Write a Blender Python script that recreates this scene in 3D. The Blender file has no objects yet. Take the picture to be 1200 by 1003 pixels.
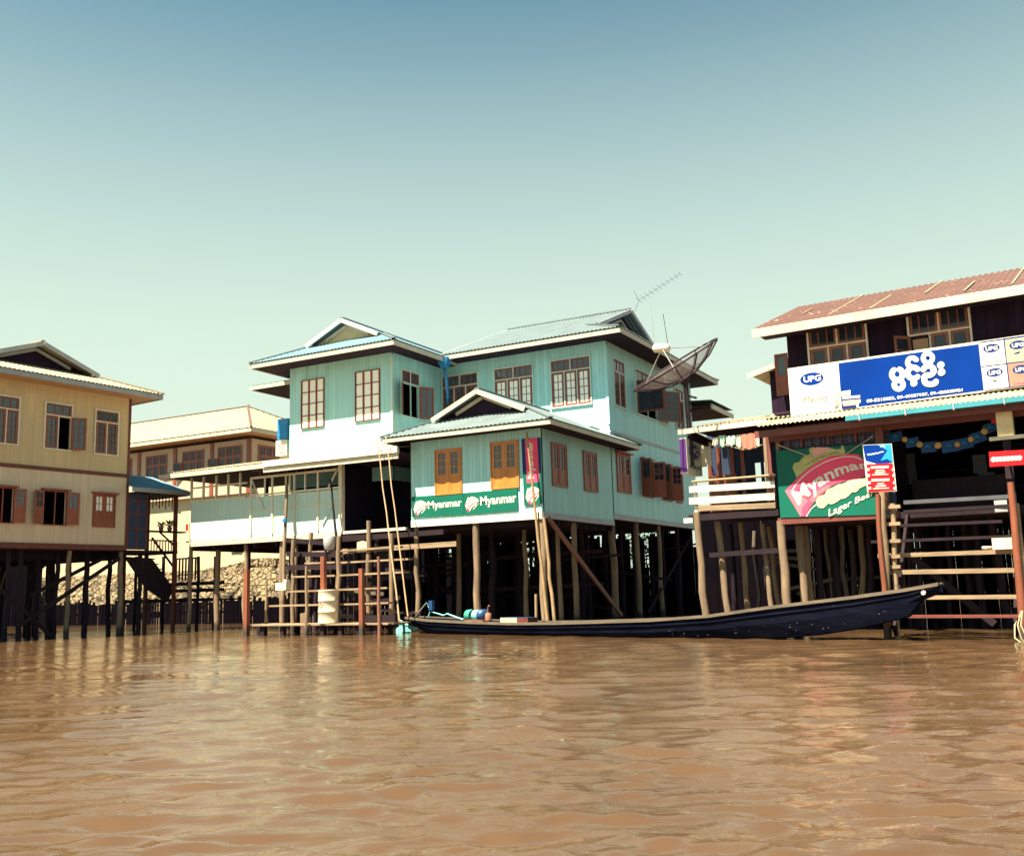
import bpy, math, random
import numpy as np
from mathutils import Vector, Matrix
random.seed(7)
R = math.radians
scene = bpy.context.scene
COL = scene.collection

# ------------------------------------------------------------------ camera
F_PX, PITCH, ROLL, YAW, EYE = 1172.0, R(9.24), R(-1.62), R(28.5), 1.15
c_f = np.array([-math.sin(YAW)*math.cos(PITCH), math.cos(YAW)*math.cos(PITCH), math.sin(PITCH)])
c_r0 = np.array([math.cos(YAW), math.sin(YAW), 0.0]); c_u0 = np.cross(c_r0, c_f)
c_r = math.cos(ROLL)*c_r0 + math.sin(ROLL)*c_u0
c_u = -math.sin(ROLL)*c_r0 + math.cos(ROLL)*c_u0
cd = bpy.data.cameras.new("camera"); cam = bpy.data.objects.new("camera", cd); COL.objects.link(cam)
cd.sensor_width = 36; cd.lens = F_PX/1200*36; cd.clip_start = .05; cd.clip_end = 6000
cam.matrix_world = Matrix(((c_r[0], c_u[0], -c_f[0], 0), (c_r[1], c_u[1], -c_f[1], 0), (c_r[2], c_u[2], -c_f[2], EYE), (0, 0, 0, 1)))
scene.camera = cam

# ------------------------------------------------------------------ light
SUN = Vector((-.32, -1.0, 2.15)).normalized()           # towards the sun
elev = math.asin(SUN.z); az = math.atan2(SUN.x, SUN.y)
w = bpy.data.worlds.new("World"); scene.world = w; w.use_nodes = True
nt = w.node_tree; nt.nodes.clear()
sky = nt.nodes.new("ShaderNodeTexSky"); sky.sky_type = 'NISHITA'; sky.sun_disc = False
sky.sun_elevation = elev; sky.sun_rotation = az; sky.air_density = 1.0; sky.dust_density = 1.0; sky.ozone_density = 1.0
hsv = nt.nodes.new("ShaderNodeHueSaturation"); hsv.inputs['Saturation'].default_value = 1.0
gam = nt.nodes.new("ShaderNodeGamma"); gam.inputs[1].default_value = 1.2
mul = nt.nodes.new("ShaderNodeMix"); mul.data_type = 'RGBA'; mul.blend_type = 'MULTIPLY'; mul.inputs[0].default_value = 1
mul.inputs[7].default_value = (.11, .46, .42, 1)
bg = nt.nodes.new("ShaderNodeBackground"); bg.inputs[1].default_value = .05
wo = nt.nodes.new("ShaderNodeOutputWorld")
nt.links.new(sky.outputs[0], hsv.inputs['Color']); nt.links.new(hsv.outputs[0], gam.inputs[0]); nt.links.new(gam.outputs[0], mul.inputs[6])
# bright horizon haze thinning out with height, added to the physical sky
tcw = nt.nodes.new("ShaderNodeTexCoord"); sxyz = nt.nodes.new("ShaderNodeSeparateXYZ"); nt.links.new(tcw.outputs['Generated'], sxyz.inputs[0])
mr = nt.nodes.new("ShaderNodeMapRange"); mr.interpolation_type = 'SMOOTHSTEP'
for k_, v_ in (('From Min', .16), ('From Max', .69), ('To Min', .96), ('To Max', .0)): mr.inputs[k_].default_value = v_
nt.links.new(sxyz.outputs[2], mr.inputs[0])
hz = nt.nodes.new("ShaderNodeMix"); hz.data_type = 'RGBA'; hz.inputs[7].default_value = (3.70, 4.40, 3.62, 1)
nt.links.new(mr.outputs[0], hz.inputs[0]); nt.links.new(mul.outputs[2], hz.inputs[6]); nt.links.new(hz.outputs[2], bg.inputs[0]); nt.links.new(bg.outputs[0], wo.inputs[0])
sl = bpy.data.lights.new("sun", 'SUN'); sl.energy = 5.0; sl.angle = R(.6); sl.color = (1.0, .87, .64)
so = bpy.data.objects.new("sun", sl); COL.objects.link(so); so.rotation_euler = SUN.to_track_quat('Z', 'Y').to_euler()
scene.view_settings.view_transform = 'Standard'; scene.view_settings.look = 'None'
scene.view_settings.exposure = 2.1; scene.view_settings.gamma = 1
scene.view_settings.use_curve_mapping = False
scene.render.engine = 'CYCLES'; scene.cycles.max_bounces = 6; scene.cycles.use_denoising = True

# ------------------------------------------------------------------ measuring: photo pixel -> point on a real plane
O_ = np.array([0, 0, EYE])
class Fr:
    """a building's own frame: origin on the water, turned about z"""
    def __init__(s, loc=(0, 0), rot=0):
        s.rot = R(rot); s.l = np.array([loc[0], loc[1], 0.0])
        s.ax = np.array([math.cos(s.rot), math.sin(s.rot), 0]); s.ay = np.array([-math.sin(s.rot), math.cos(s.rot), 0])
    def _ray(s, px, py):
        d = c_f*F_PX + c_r*(px-600) - c_u*(py-501.5); return d/np.linalg.norm(d)
    def _loc(s, p):
        d = p-s.l; return (float(d@s.ax), float(d@s.ay), float(d[2]))
    def _pl(s, px, py, p0, n):
        d = s._ray(px, py); return s._loc(O_ + d*(np.dot(p0-O_, n)/np.dot(d, n)))
    def y(s, px, py, Y=0): return s._pl(px, py, s.l+s.ay*Y, s.ay)
    def x(s, px, py, X=0): return s._pl(px, py, s.l+s.ax*X, s.ax)
    def z(s, px, py, Z=0): return s._pl(px, py, np.array([0, 0, Z]), np.array([0, 0, 1.]))
    def yy(s, px, py, Y=0): p = s.y(px, py, Y); return p[0], p[2]
    def xx(s, px, py, X=0): p = s.x(px, py, X); return p[1], p[2]

# ------------------------------------------------------------------ materials
def nodes_of(name):
    m = bpy.data.materials.new(name); m.use_nodes = True
    n = m.node_tree; b = n.nodes["Principled BSDF"]
    return m, n, b
def mixc(n, a, b, fac, typ='MIX'):
    x = n.nodes.new("ShaderNodeMix"); x.data_type = 'RGBA'; x.blend_type = typ
    for sock, val in ((6, a), (7, b), (0, fac)):
        if hasattr(val, 'is_linked'): n.links.new(val, x.inputs[sock])
        elif sock == 0: x.inputs[0].default_value = val
        else: x.inputs[sock].default_value = (*val, 1)
    return x.outputs[2]
def ramp(n, src, a, b, ca=(0, 0, 0), cb=(1, 1, 1)):
    r = n.nodes.new("ShaderNodeValToRGB"); r.color_ramp.elements[0].position = a; r.color_ramp.elements[1].position = b
    r.color_ramp.elements[0].color = (*ca, 1); r.color_ramp.elements[1].color = (*cb, 1)
    n.links.new(src, r.inputs[0]); return r.outputs[0]
def noise(n, scale, detail=4, vec=None, sc=(1, 1, 1), rough=.55):
    t = n.nodes.new("ShaderNodeTexNoise"); t.inputs['Scale'].default_value = scale; t.inputs['Detail'].default_value = detail
    t.inputs['Roughness'].default_value = rough
    mp = n.nodes.new("ShaderNodeMapping"); mp.inputs['Scale'].default_value = sc
    tc = n.nodes.new("ShaderNodeTexCoord")
    n.links.new(vec if vec else tc.outputs['Object'], mp.inputs[0]); n.links.new(mp.outputs[0], t.inputs['Vector'])
    return t.outputs['Fac']
def bump(n, b, h, strength=.3, dist=.02):
    u = n.nodes.new("ShaderNodeBump"); u.inputs['Strength'].default_value = strength; u.inputs['Distance'].default_value = dist
    n.links.new(h, u.inputs['Height']); n.links.new(u.outputs[0], b.inputs['Normal'])
def mat(name, col, col2=None, rough=.6, ns=3.0, sc=(1, 1, 1), lo=.35, hi=.7, bmp=0, bscale=20, metallic=0, stain=None, spec=.5, tide=False):
    m, n, b = nodes_of(name)
    if name.startswith('sign_'): spec = .15
    if max(col) < .05 and 'glass' not in name and 'sign' not in name and 'paint' not in name: spec = .12 if max(col) > .012 else .0
    b.inputs['Roughness'].default_value = rough; b.inputs['Metallic'].default_value = metallic
    b.inputs['Specular IOR Level'].default_value = spec
    if col2 is None: col2 = tuple(c*.82 for c in col)
    o = mixc(n, col, col2, ramp(n, noise(n, ns, 5, sc=sc), lo, hi))
    if stain: o = mixc(n, o, stain[0], ramp(n, noise(n, stain[1], 6, sc=stain[3] if len(stain) > 3 else (1, 1, .35)), stain[2], min(1, stain[2]+.14)))
    if tide:   # silt and wet band left by the river on the lowest half metre
        tc = n.nodes.new("ShaderNodeTexCoord"); sp = n.nodes.new("ShaderNodeSeparateXYZ"); n.links.new(tc.outputs['Object'], sp.inputs[0])
        ad = n.nodes.new("ShaderNodeMath"); ad.operation = 'MULTIPLY_ADD'; n.links.new(noise(n, 3, 3), ad.inputs[0]); ad.inputs[1].default_value = .5; n.links.new(sp.outputs[2], ad.inputs[2])
        o = mixc(n, (.035, .026, .018), o, ramp(n, ad.outputs[0], .42, .60))
    n.links.new(o, b.inputs['Base Color'])
    if bmp: bump(n, b, noise(n, bscale, 4, sc=sc), bmp, .02)
    return m
def boards(name, col, col2, spacing, axis='xy', depth=.5, rough=.55, line=.55, stain=None, wid=.07, tone=0.0):
    """painted boards or ribbed sheet: thin grooves across the face"""
    m, n, b = nodes_of(name); b.inputs['Roughness'].default_value = rough; b.inputs['Specular IOR Level'].default_value = .1 if max(col) < .05 else .4
    tc = n.nodes.new("ShaderNodeTexCoord"); sp = n.nodes.new("ShaderNodeSeparateXYZ"); n.links.new(tc.outputs['Object'], sp.inputs[0])
    def M(op, a, bb=None):
        q = n.nodes.new("ShaderNodeMath"); q.operation = op
        for i, v in enumerate((a, bb)):
            if v is None: continue
            if hasattr(v, 'is_linked'): n.links.new(v, q.inputs[i])
            else: q.inputs[i].default_value = v
        return q.outputs[0]
    s = M('ADD', sp.outputs[0], sp.outputs[1]) if axis == 'xy' else sp.outputs[2]
    k = M('DIVIDE', s, spacing); f = M('FRACT', k)
    g = M('LESS_THAN', f, wid)
    fl = M('FLOOR', k); wn = n.nodes.new("ShaderNodeTexWhiteNoise"); wn.noise_dimensions = '1D'; n.links.new(fl, wn.inputs['W'])
    base = mixc(n, col, col2, ramp(n, noise(n, 1.4, 6, sc=(1, 1, .5) if axis == 'xy' else (.3, .3, 2)), .35, .7))
    if tone: base = mixc(n, base, tuple(c*(1-tone) for c in col), wn.outputs['Value'])
    if stain: base = mixc(n, base, stain[0], ramp(n, noise(n, stain[1], 6, sc=(1.5, 1.5, .25)), stain[2], min(1, stain[2]+.15)))
    base = mixc(n, base, tuple(c*.62 for c in col), ramp(n, noise(n, 1.0, 7, sc=(7, 7, .22), rough=.7), .52, .95))
    base = mixc(n, base, tuple(min(1, c*1.3+.02) for c in col), ramp(n, noise(n, .8, 6, sc=(2.5, 2.5, .5), rough=.65), .56, .9))
    o = mixc(n, base, tuple(c*(1-line) for c in col), g)
    n.links.new(o, b.inputs['Base Color'])
    h = M('SUBTRACT', 1.0, g); bump(n, b, h, depth, .01)
    return m
M_ = {}
M_['teal'] = boards('teal_boards', (.36, .68, .68), (.40, .72, .71), .16, line=.35, stain=((.16, .34, .34), 1.1, .68), tone=.12, depth=.5)
M_['teal2'] = boards('teal_ribbed_sheet', (.34, .65, .65), (.39, .70, .69), .13, line=.45, stain=((.15, .32, .32), 1.3, .66), tone=.1, depth=.6)
M_['pale'] = boards('pale_blue_sheet', (.50, .68, .62), (.46, .64, .58), .2, line=.22, tone=.06)
M_['yellow'] = boards('yellow_boards', (.62, .46, .26), (.55, .40, .22), .14, line=.25, stain=((.36, .22, .10), .9, .66), tone=.12)
M_['cream'] = boards('cream_boards', (.68, .52, .37), (.62, .47, .33), .12, line=.32, stain=((.32, .22, .13), 1.0, .64), tone=.12)
M_['bgwall'] = mat('cream_render', (.50, .42, .27), (.44, .36, .23), .8, 1.2)
M_['bgwall2'] = mat('grey_beige_wall', (.46, .36, .27), (.40, .31, .23), .8, 1.2)
M_['purple'] = boards('dark_plum_boards', (.018, .008, .026), (.028, .010, .022), .2, line=.6, tone=.35)
M_['white'] = mat('white_paint', (.72, .68, .56), (.60, .55, .43), .5, 3, stain=((.40, .33, .22), 3, .66))
M_['whiteb'] = mat('weathered_white_boards', (.74, .68, .54), (.50, .42, .30), .65, 4, sc=(1, 1, 6), stain=((.30, .22, .14), 5, .6), bmp=.3)
M_['fascia'] = mat('cream_fascia', (.56, .50, .38), (.46, .40, .30), .55, 2.5, stain=((.30, .24, .18), 3, .68))
M_['greyfascia'] = mat('grey_fascia', (.34, .34, .36), (.26, .26, .28), .5, 3)
M_['brown'] = mat('red_brown_paint', (.24, .055, .028), (.18, .042, .022), .45, 6, sc=(1, 1, .4), bmp=.1)
M_['brownlight'] = mat('tan_brown_paint', (.26, .085, .045), (.20, .065, .036), .45, 6, sc=(1, 1, .4))
M_['orange'] = mat('orange_varnish', (.52, .19, .035), (.44, .15, .028), .4, 6, sc=(1, 1, .3), bmp=.1)
M_['rust'] = mat('rust_red_paint', (.15, .035, .026), (.10, .025, .020), .6, 5, sc=(1, 1, .5), bmp=.2)
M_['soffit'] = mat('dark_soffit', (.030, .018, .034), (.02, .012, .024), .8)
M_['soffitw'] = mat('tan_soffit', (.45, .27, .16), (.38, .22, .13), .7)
M_['glass'] = mat('window_glass', (.012, .018, .03), (.03, .04, .06), .08, 2, spec=.5)
M_['glassg'] = mat('grey_glass', (.045, .065, .085), (.03, .045, .06), .12, 2, spec=.8)
M_['curtain'] = mat('curtain_and_sky_reflection_glass', (.92, .92, .84), (.84, .85, .78), .25, 3)  # curtain white raised so the colour also carries the sky's reflection
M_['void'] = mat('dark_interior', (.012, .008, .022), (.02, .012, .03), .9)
M_['roofblue'] = mat('blue_grey_zinc', (.17, .22, .235), (.13, .175, .19), .42, 1.5, stain=((.36, .32, .28), 2, .64), metallic=.25)
M_['roofsky'] = mat('sky_blue_zinc', (.12, .21, .27), (.14, .24, .29), .42, 1.5, metallic=.2)
M_['roofcream'] = mat('bleached_zinc', (.31, .27, .17), (.25, .21, .13), .55, 1.0, stain=((.48, .34, .2), 1.2, .7))
M_['rooftin'] = mat('pale_tin', (.36, .31, .22), (.26, .20, .14), .5, 2.5, stain=((.34, .18, .10), 2.5, .60))
M_['roofrust'] = mat('rusted_tin', (.105, .048, .038), (.08, .038, .032), .65, 1.6, sc=(1, 1, 1), stain=((.46, .28, .2), 3, .62))
M_['roofteal'] = mat('teal_roof_sheet', (.10, .20, .25), (.08, .16, .21), .5, 2)
M_['gutter'] = mat('turquoise_gutter', (.02, .19, .24), (.016, .15, .20), .35, 3)
M_['bluepipe'] = mat('blue_plastic', (.02, .22, .50), (.02, .17, .42), .35, 3)
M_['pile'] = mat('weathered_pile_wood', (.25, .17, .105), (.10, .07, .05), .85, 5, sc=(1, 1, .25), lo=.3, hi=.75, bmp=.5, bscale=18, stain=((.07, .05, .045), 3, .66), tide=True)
M_['piledark'] = mat('shaded_pile_wood', (.026, .017, .024), (.014, .010, .018), .9, 5, sc=(1, 1, .25), bmp=.4)  # pile wood with the shade beneath the floors put into its colour
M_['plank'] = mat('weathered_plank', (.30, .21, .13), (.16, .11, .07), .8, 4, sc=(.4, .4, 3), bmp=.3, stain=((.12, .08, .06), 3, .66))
M_['plankdark'] = mat('shaded_plank', (.026, .016, .020), (.016, .011, .017), .85, 4, bmp=.3)  # plank colour carries the dark purplish tone of shadow
M_['shutterred'] = mat('faded_red_shutter', (.30, .075, .035), (.22, .05, .028), .5, 5, sc=(1, 1, .4))
M_['flagblue'] = mat('blue_flag_cloth', (.008, .055, .16), (.006, .04, .12), .9)
M_['pinkm'] = mat('sign_mid_pink', (.74, .17, .22), (.68, .13, .18), .45)
M_['tilepink'] = mat('sign_dusty_pink', (.42, .20, .15), (.36, .17, .13), .45)
M_['shadeblack'] = mat('shade_black_plank', (.0035, .0028, .005), (.005, .0035, .005), 1.0, 3)  # deep shade behind the piles put into a near-black plank colour
M_['dimgrey'] = mat('dim_grey_wrap', (.07, .075, .09), (.05, .05, .06), .7)
M_['dimwood'] = mat('dim_worn_wood', (.12, .09, .07), (.08, .06, .05), .8, 4)
M_['bamboo'] = mat('bamboo', (.30, .20, .105), (.20, .13, .07), .55, 6, sc=(1, 1, .5), bmp=.2, tide=True)
M_['redpost'] = mat('red_painted_post', (.22, .062, .028), (.15, .042, .022), .6, 5, sc=(1, 1, .3), stain=((.16, .07, .04), 4, .62), bmp=.3, tide=True)
M_['hull'] = mat('black_tarred_hull', (.004, .005, .012), (.008, .009, .018), .55, 3, sc=(.5, 1, 2), bmp=.35, bscale=9, stain=((.035, .035, .05), 5, .66, (1, 1, 1.5)))
M_['gunwale'] = mat('grey_gunwale_wood', (.13, .10, .072), (.075, .058, .045), .7, 5, sc=(.4, 2, 2), bmp=.3)
M_['stripe'] = mat('dark_steel_mesh', (.035, .022, .030), (.025, .016, .024), .5, 8)
M_['steel'] = mat('galvanised_steel', (.55, .56, .55), (.42, .43, .43), .35, 8, metallic=.6)
M_['aqua'] = mat('aqua_paint', (.22, .62, .60), (.16, .50, .52), .4, 5)
M_['bluepaint'] = mat('blue_engine_paint', (.010, .055, .16), (.008, .04, .12), .4, 6)
M_['greenp'] = mat('green_paint', (.05, .33, .24), (.03, .25, .19), .4, 6)
M_['rusty'] = mat('rusty_iron', (.22, .09, .05), (.14, .06, .04), .7, 12)
M_['barrel'] = mat('dirty_cream_drum', (.56, .50, .37), (.42, .36, .25), .6, 3, stain=((.32, .16, .10), 4, .62))
M_['red'] = mat('sign_red', (.62, .012, .02), (.55, .01, .018), .4)
M_['pink'] = mat('sign_pink', (.82, .08, .17), (.74, .065, .14), .45)
M_['pinkl'] = mat('sign_pale_pink', (.72, .36, .32), (.66, .30, .27), .45)
M_['signgreen'] = mat('sign_green', (.006, .12, .085), (.008, .10, .07), .4, 1.2)
M_['signblue'] = mat('sign_blue', (.000, .030, .24), (.000, .022, .17), .35, .6)
M_['signnavy'] = mat('sign_navy', (.012, .028, .15), (.010, .022, .12), .4)
M_['signcyan'] = mat('sign_cyan', (.02, .28, .48), (.02, .22, .40), .4)
M_['signwhite'] = mat('sign_white', (.76, .73, .62), (.66, .61, .48), .45, 1.3, stain=((.46, .38, .27), 1.6, .70))
M_['signpale'] = mat('sign_pale_green', (.34, .38, .29), (.29, .33, .25), .4, 1)
M_['signcream'] = mat('sign_cream', (.66, .58, .36), (.58, .48, .27), .45, 4)
M_['signgrey'] = mat('sign_grey_letters', (.17, .17, .15), (.14, .14, .12), .5)
M_['signpurple'] = mat('sign_purple', (.11, .035, .20), (.09, .03, .17), .4)
M_['gold'] = mat('gold_emblem', (.44, .42, .14), (.34, .30, .10), .5, 9)
M_['ochre'] = mat('ochre_rosette', (.45, .26, .06), (.30, .17, .05), .6, 9)
M_['black'] = mat('black_letters', (.02, .02, .03), None, .5)
M_['clothw'] = mat('white_cloth', (.66, .64, .54), (.56, .54, .46), .9, 5, bmp=.3, bscale=6)
M_['clothg'] = mat('mint_cloth', (.38, .58, .44), (.30, .50, .38), .9, 5, bmp=.3, bscale=6)
M_['clothr'] = mat('terracotta_cloth', (.42, .16, .11), (.36, .12, .09), .9, 5, bmp=.3, bscale=6)
M_['clothb'] = mat('dark_blue_cloth', (.03, .05, .11), None, .9)
M_['rope'] = mat('pale_rope', (.50, .42, .28), None, .9)
M_['leaf'] = mat('leaf_green', (.05, .10, .02), (.025, .055, .015), .6, 2)
M_['leafdark'] = mat('leaf_dark', (.022, .035, .014), (.012, .02, .01), .7, 2)
M_['mud'] = mat('river_mud', (.10, .065, .04), (.06, .04, .028), .95, .8, bmp=.5, bscale=3)
def stone_mat():
    m, n, b = nodes_of('rubble_stone'); b.inputs['Roughness'].default_value = .9
    tc = n.nodes.new("ShaderNodeTexCoord"); v = n.nodes.new("ShaderNodeTexVoronoi"); v.inputs['Scale'].default_value = 3.4; v.feature = 'DISTANCE_TO_EDGE'
    v2 = n.nodes.new("ShaderNodeTexVoronoi"); v2.inputs['Scale'].default_value = 3.4
    n.links.new(tc.outputs['Object'], v.inputs['Vector']); n.links.new(tc.outputs['Object'], v2.inputs['Vector'])
    c = mixc(n, (.30, .23, .13), (.15, .11, .065), v2.outputs['Color'])
    c = mixc(n, c, (.26, .18, .10), ramp(n, noise(n, 5, 6), .5, .7))
    c = mixc(n, (.12, .09, .06), c, ramp(n, v.outputs['Distance'], .0, .06))
    c = mixc(n, c, (.055, .040, .026), ramp(n, noise(n, .9, 6, sc=(1, 1, 1.6), rough=.65), .52, .62))
    n.links.new(c, b.inputs['Base Color']); bump(n, b, ramp(n, v.outputs['Distance'], 0, .14), .9, .08); return m
M_['stone'] = stone_mat()
def water_mat():
    m, n, b = nodes_of('muddy_water')
    b.inputs['Roughness'].default_value = .035; b.inputs['IOR'].default_value = 1.45; b.inputs['Specular Tint'].default_value = (1, .88, .70, 1)
    tc = n.nodes.new("ShaderNodeTexCoord"); rt_ = n.nodes.new("ShaderNodeMapping"); rt_.inputs['Rotation'].default_value = (0, 0, -YAW)
    n.links.new(tc.outputs['Object'], rt_.inputs[0]); P = rt_.outputs[0]
    c = mixc(n, (.084, .048, .024), (.064, .036, .018), ramp(n, noise(n, .25, 4, P), .35, .7))
    n.links.new(c, b.inputs['Base Color'])
    n1 = noise(n, 2.2, 3, P, (.38, 1.3, 1)); n2 = noise(n, 6.5, 4, P, (.40, 1.5, 1), .6); n3 = noise(n, 22, 3, P, (.45, 1.3, 1), .6)
    def mm(op, a, k):
        q = n.nodes.new("ShaderNodeMath"); q.operation = op
        n.links.new(a, q.inputs[0])
        if hasattr(k, 'is_linked'): n.links.new(k, q.inputs[1])
        else: q.inputs[1].default_value = k
        return q.outputs[0]
    def ridge(a):
        q = mm('SUBTRACT', a, .5); r_ = n.nodes.new('ShaderNodeMath'); r_.operation = 'ABSOLUTE'; n.links.new(q, r_.inputs[0]); return mm('MULTIPLY', r_.outputs[0], -1.6)
    gate = ramp(n, noise(n, .45, 3, P, (.6, 1, 1)), .36, .60, (.18, .18, .18), (1, 1, 1))
    h = mm('ADD', mm('MULTIPLY', n1, 1.0), mm('MULTIPLY', mm('ADD', mm('MULTIPLY', ridge(n2), .42), mm('MULTIPLY', ridge(n3), .12)), gate))
    b.inputs['Specular IOR Level'].default_value = .8
    bump(n, b, h, .24, .10)
    return m
M_['water'] = water_mat()

# ------------------------------------------------------------------ mesh building
class MB:
    def __init__(s): s.v = []; s.f = []; s.m = []; s.mats = []; s.sm = []
    def mi(s, name):
        if name not in s.mats: s.mats.append(name)
        return s.mats.index(name)
    def add(s, vs, fs, m, smooth=False):
        k = len(s.v); s.v += [tuple(p) for p in vs]; i = s.mi(m)
        for f in fs: s.f.append(tuple(q+k for q in f)); s.m.append(i); s.sm.append(smooth)
        return s
    def box(s, x0, x1, y0, y1, z0, z1, m):
        if x0 > x1: x0, x1 = x1, x0
        if y0 > y1: y0, y1 = y1, y0
        if z0 > z1: z0, z1 = z1, z0
        v = [(x, y, z) for x in (x0, x1) for y in (y0, y1) for z in (z0, z1)]
        return s.add(v, [(0, 1, 3, 2), (4, 6, 7, 5), (0, 4, 5, 1), (2, 3, 7, 6), (0, 2, 6, 4), (1, 5, 7, 3)], m)
    def quad(s, pts, m): return s.add(pts, [tuple(range(len(pts)))], m)
    def slab(s, pts, n, t, m):
        """polygon thickened by t along -n"""
        n = Vector(n).normalized()*t; k = len(pts); a = [Vector(p) for p in pts]; b = [p-n for p in a]
        return s.add(a+b, [tuple(range(k)), tuple(range(2*k-1, k-1, -1))]+[(i, (i+1) % k, k+(i+1) % k, k+i) for i in range(k)], m)
    def beam(s, p0, p1, wd, ht, m, up=(0, 0, 1)):
        p0 = Vector(p0); p1 = Vector(p1); d = (p1-p0).normalized(); u = Vector(up)
        r = d.cross(u)
        if r.length < 1e-4: r = d.cross(Vector((1, 0, 0)))
        r.normalize(); u = r.cross(d); r *= wd/2; u *= ht/2
        v = [p+a*r+b*u for p in (p0, p1) for a, b in ((-1, -1), (1, -1), (1, 1), (-1, 1))]
        return s.add(v, [(0, 1, 2, 3), (7, 6, 5, 4), (0, 4, 5, 1), (1, 5, 6, 2), (2, 6, 7, 3), (3, 7, 4, 0)], m)
    def rod(s, pts, r, m, n=8, r1=None, bend=0, seg=1, knots=0):
        pts = [Vector(p) for p in pts]
        if seg > 1 and len(pts) == 2:
            a, b = pts; q = []
            for i in range(seg+1):
                t = i/seg; p = a.lerp(b, t)
                if 0 < i < seg: p += Vector((random.uniform(-1, 1), random.uniform(-1, 1), 0))*bend
                q.append(p)
            pts = q
        r1 = r if r1 is None else r1; k = len(pts); vs = []; fs = []
        for i, p in enumerate(pts):
            d = (pts[min(i+1, k-1)]-pts[max(i-1, 0)]).normalized()
            a = d.orthogonal() if abs(d.z) < .9 else Vector((1, 0, 0)); a = (a-d*a.dot(d)).normalized(); b = d.cross(a)
            rr = r+(r1-r)*i/max(1, k-1)
            if knots: rr *= random.uniform(1-knots, 1+knots)
            vs += [p+(a*math.cos(2*math.pi*j/n)+b*math.sin(2*math.pi*j/n))*rr for j in range(n)]
        for i in range(k-1):
            for j in range(n): fs.append((i*n+j, i*n+(j+1) % n, (i+1)*n+(j+1) % n, (i+1)*n+j))
        s.add(vs, fs, m, True)
        return s.add([vs[j] for j in range(n)], [tuple(reversed(range(n)))], m).add([vs[(k-1)*n+j] for j in range(n)], [tuple(range(n))], m)
    def lathe(s, c, prof, m, n=24, axis=(0, 0, 1), cap=True):
        ax = Vector(axis).normalized(); a = ax.orthogonal().normalized(); b = ax.cross(a); c = Vector(c); vs = []; fs = []
        for h, r in prof: vs += [c+ax*h+(a*math.cos(2*math.pi*j/n)+b*math.sin(2*math.pi*j/n))*r for j in range(n)]
        for i in range(len(prof)-1):
            for j in range(n): fs.append((i*n+j, i*n+(j+1) % n, (i+1)*n+(j+1) % n, (i+1)*n+j))
        s.add(vs, fs, m, True)
        if cap:
            s.add(vs[:n], [tuple(reversed(range(n)))], m); s.add(vs[-n:], [tuple(range(n))], m)
        return s
    def corr(s, poly, u, m, pitch=.16, amp=.016, thick=True):
        """corrugated sheet filling a convex planar polygon, ribs running across direction u"""
        P = [Vector(p) for p in poly]; u = Vector(u).normalized()
        nrm = Vector((0, 0, 0))
        for i in range(len(P)): nrm += (P[i]-P[0]).cross(P[(i+1) % len(P)]-P[0])
        nrm.normalize(); nrm = nrm if nrm.z > 0 else -nrm
        v = nrm.cross(u).normalized(); o = P[0]
        Q = [((p-o).dot(u), (p-o).dot(v)) for p in P]
        a0 = min(q[0] for q in Q)+1e-4; a1 = max(q[0] for q in Q)-1e-4
        N = max(2, int((a1-a0)/pitch*4)); vs = []
        for i in range(N+1):
            a = a0+(a1-a0)*i/N; hits = []
            for j in range(len(Q)):
                (x0, y0), (x1, y1) = Q[j], Q[(j+1) % len(Q)]
                if (x0-a)*(x1-a) <= 0 and abs(x1-x0) > 1e-9: hits.append(y0+(y1-y0)*(a-x0)/(x1-x0))
            if not hits: hits = [0, 0]
            w_ = nrm*(amp*math.sin(2*math.pi*a/pitch))
            for hh in (min(hits), max(hits)): vs.append(o+u*a+v*hh+w_)
        s.add(vs, [(2*i, 2*i+2, 2*i+3, 2*i+1) for i in range(N)], m, False)
        return s
    def build(s, name, parent=None, loc=None):
        me = bpy.data.meshes.new(name); me.from_pydata(s.v, [], s.f); me.polygons.foreach_set('material_index', s.m)
        me.polygons.foreach_set('use_smooth', s.sm)
        for k in s.mats: me.materials.append(M_[k])
        me.update()
        o = bpy.data.objects.new(name, me); COL.objects.link(o)
        if parent: o.parent = parent
        if loc: o.location = loc
        return o
def tag(o, label=None, cat=None, group=None, kind=None):
    if label: o['label'] = label
    if cat: o['category'] = cat
    if group: o['group'] = group
    if kind: o['kind'] = kind
    return o
def thing(name, label, cat, loc=(0, 0, 0), rot=0, group=None):
    e = bpy.data.objects.new(name, None); COL.objects.link(e); e.location = loc; e.rotation_euler = (0, 0, rot)
    e.empty_display_size = .2
    return tag(e, label, cat, group)
def fthing(fr, name, label, cat, group=None): return thing(name, label, cat, tuple(fr.l), fr.rot, group)
class Off:
    """map (u, v, w) of a wall to the frame: f = faces the river (-y), s = faces +x"""
    def __init__(s, ax, c): s.ax = ax; s.c = c
    def __call__(s, u, v, w): return (u, s.c-w, v) if s.ax == 'f' else (s.c+w, u, v)
def obox(mb, W, u0, u1, v0, v1, w0, w1, m):
    a = W(u0, v0, w0); b = W(u1, v1, w1); mb.box(a[0], b[0], a[1], b[1], a[2], b[2], m)
def wall(mb, W, u0, u1, v0, v1, holes, m, t=.08):
    """wall with real openings: solid cells round the holes"""
    us = sorted({u0, u1, *[h[i] for h in holes for i in (0, 1) if u0 < h[i] < u1]})
    for i in range(len(us)-1):
        a, b = us[i], us[i+1]; mid = (a+b)/2
        cuts = sorted([(h[2], h[3]) for h in holes if h[0] < mid < h[1]]); z = v0
        for c0, c1 in cuts:
            if c0 > z: obox(mb, W, a, b, z, c0, -t, 0, m)
            z = max(z, c1)
        if z < v1: obox(mb, W, a, b, z, v1, -t, 0, m)

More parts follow.
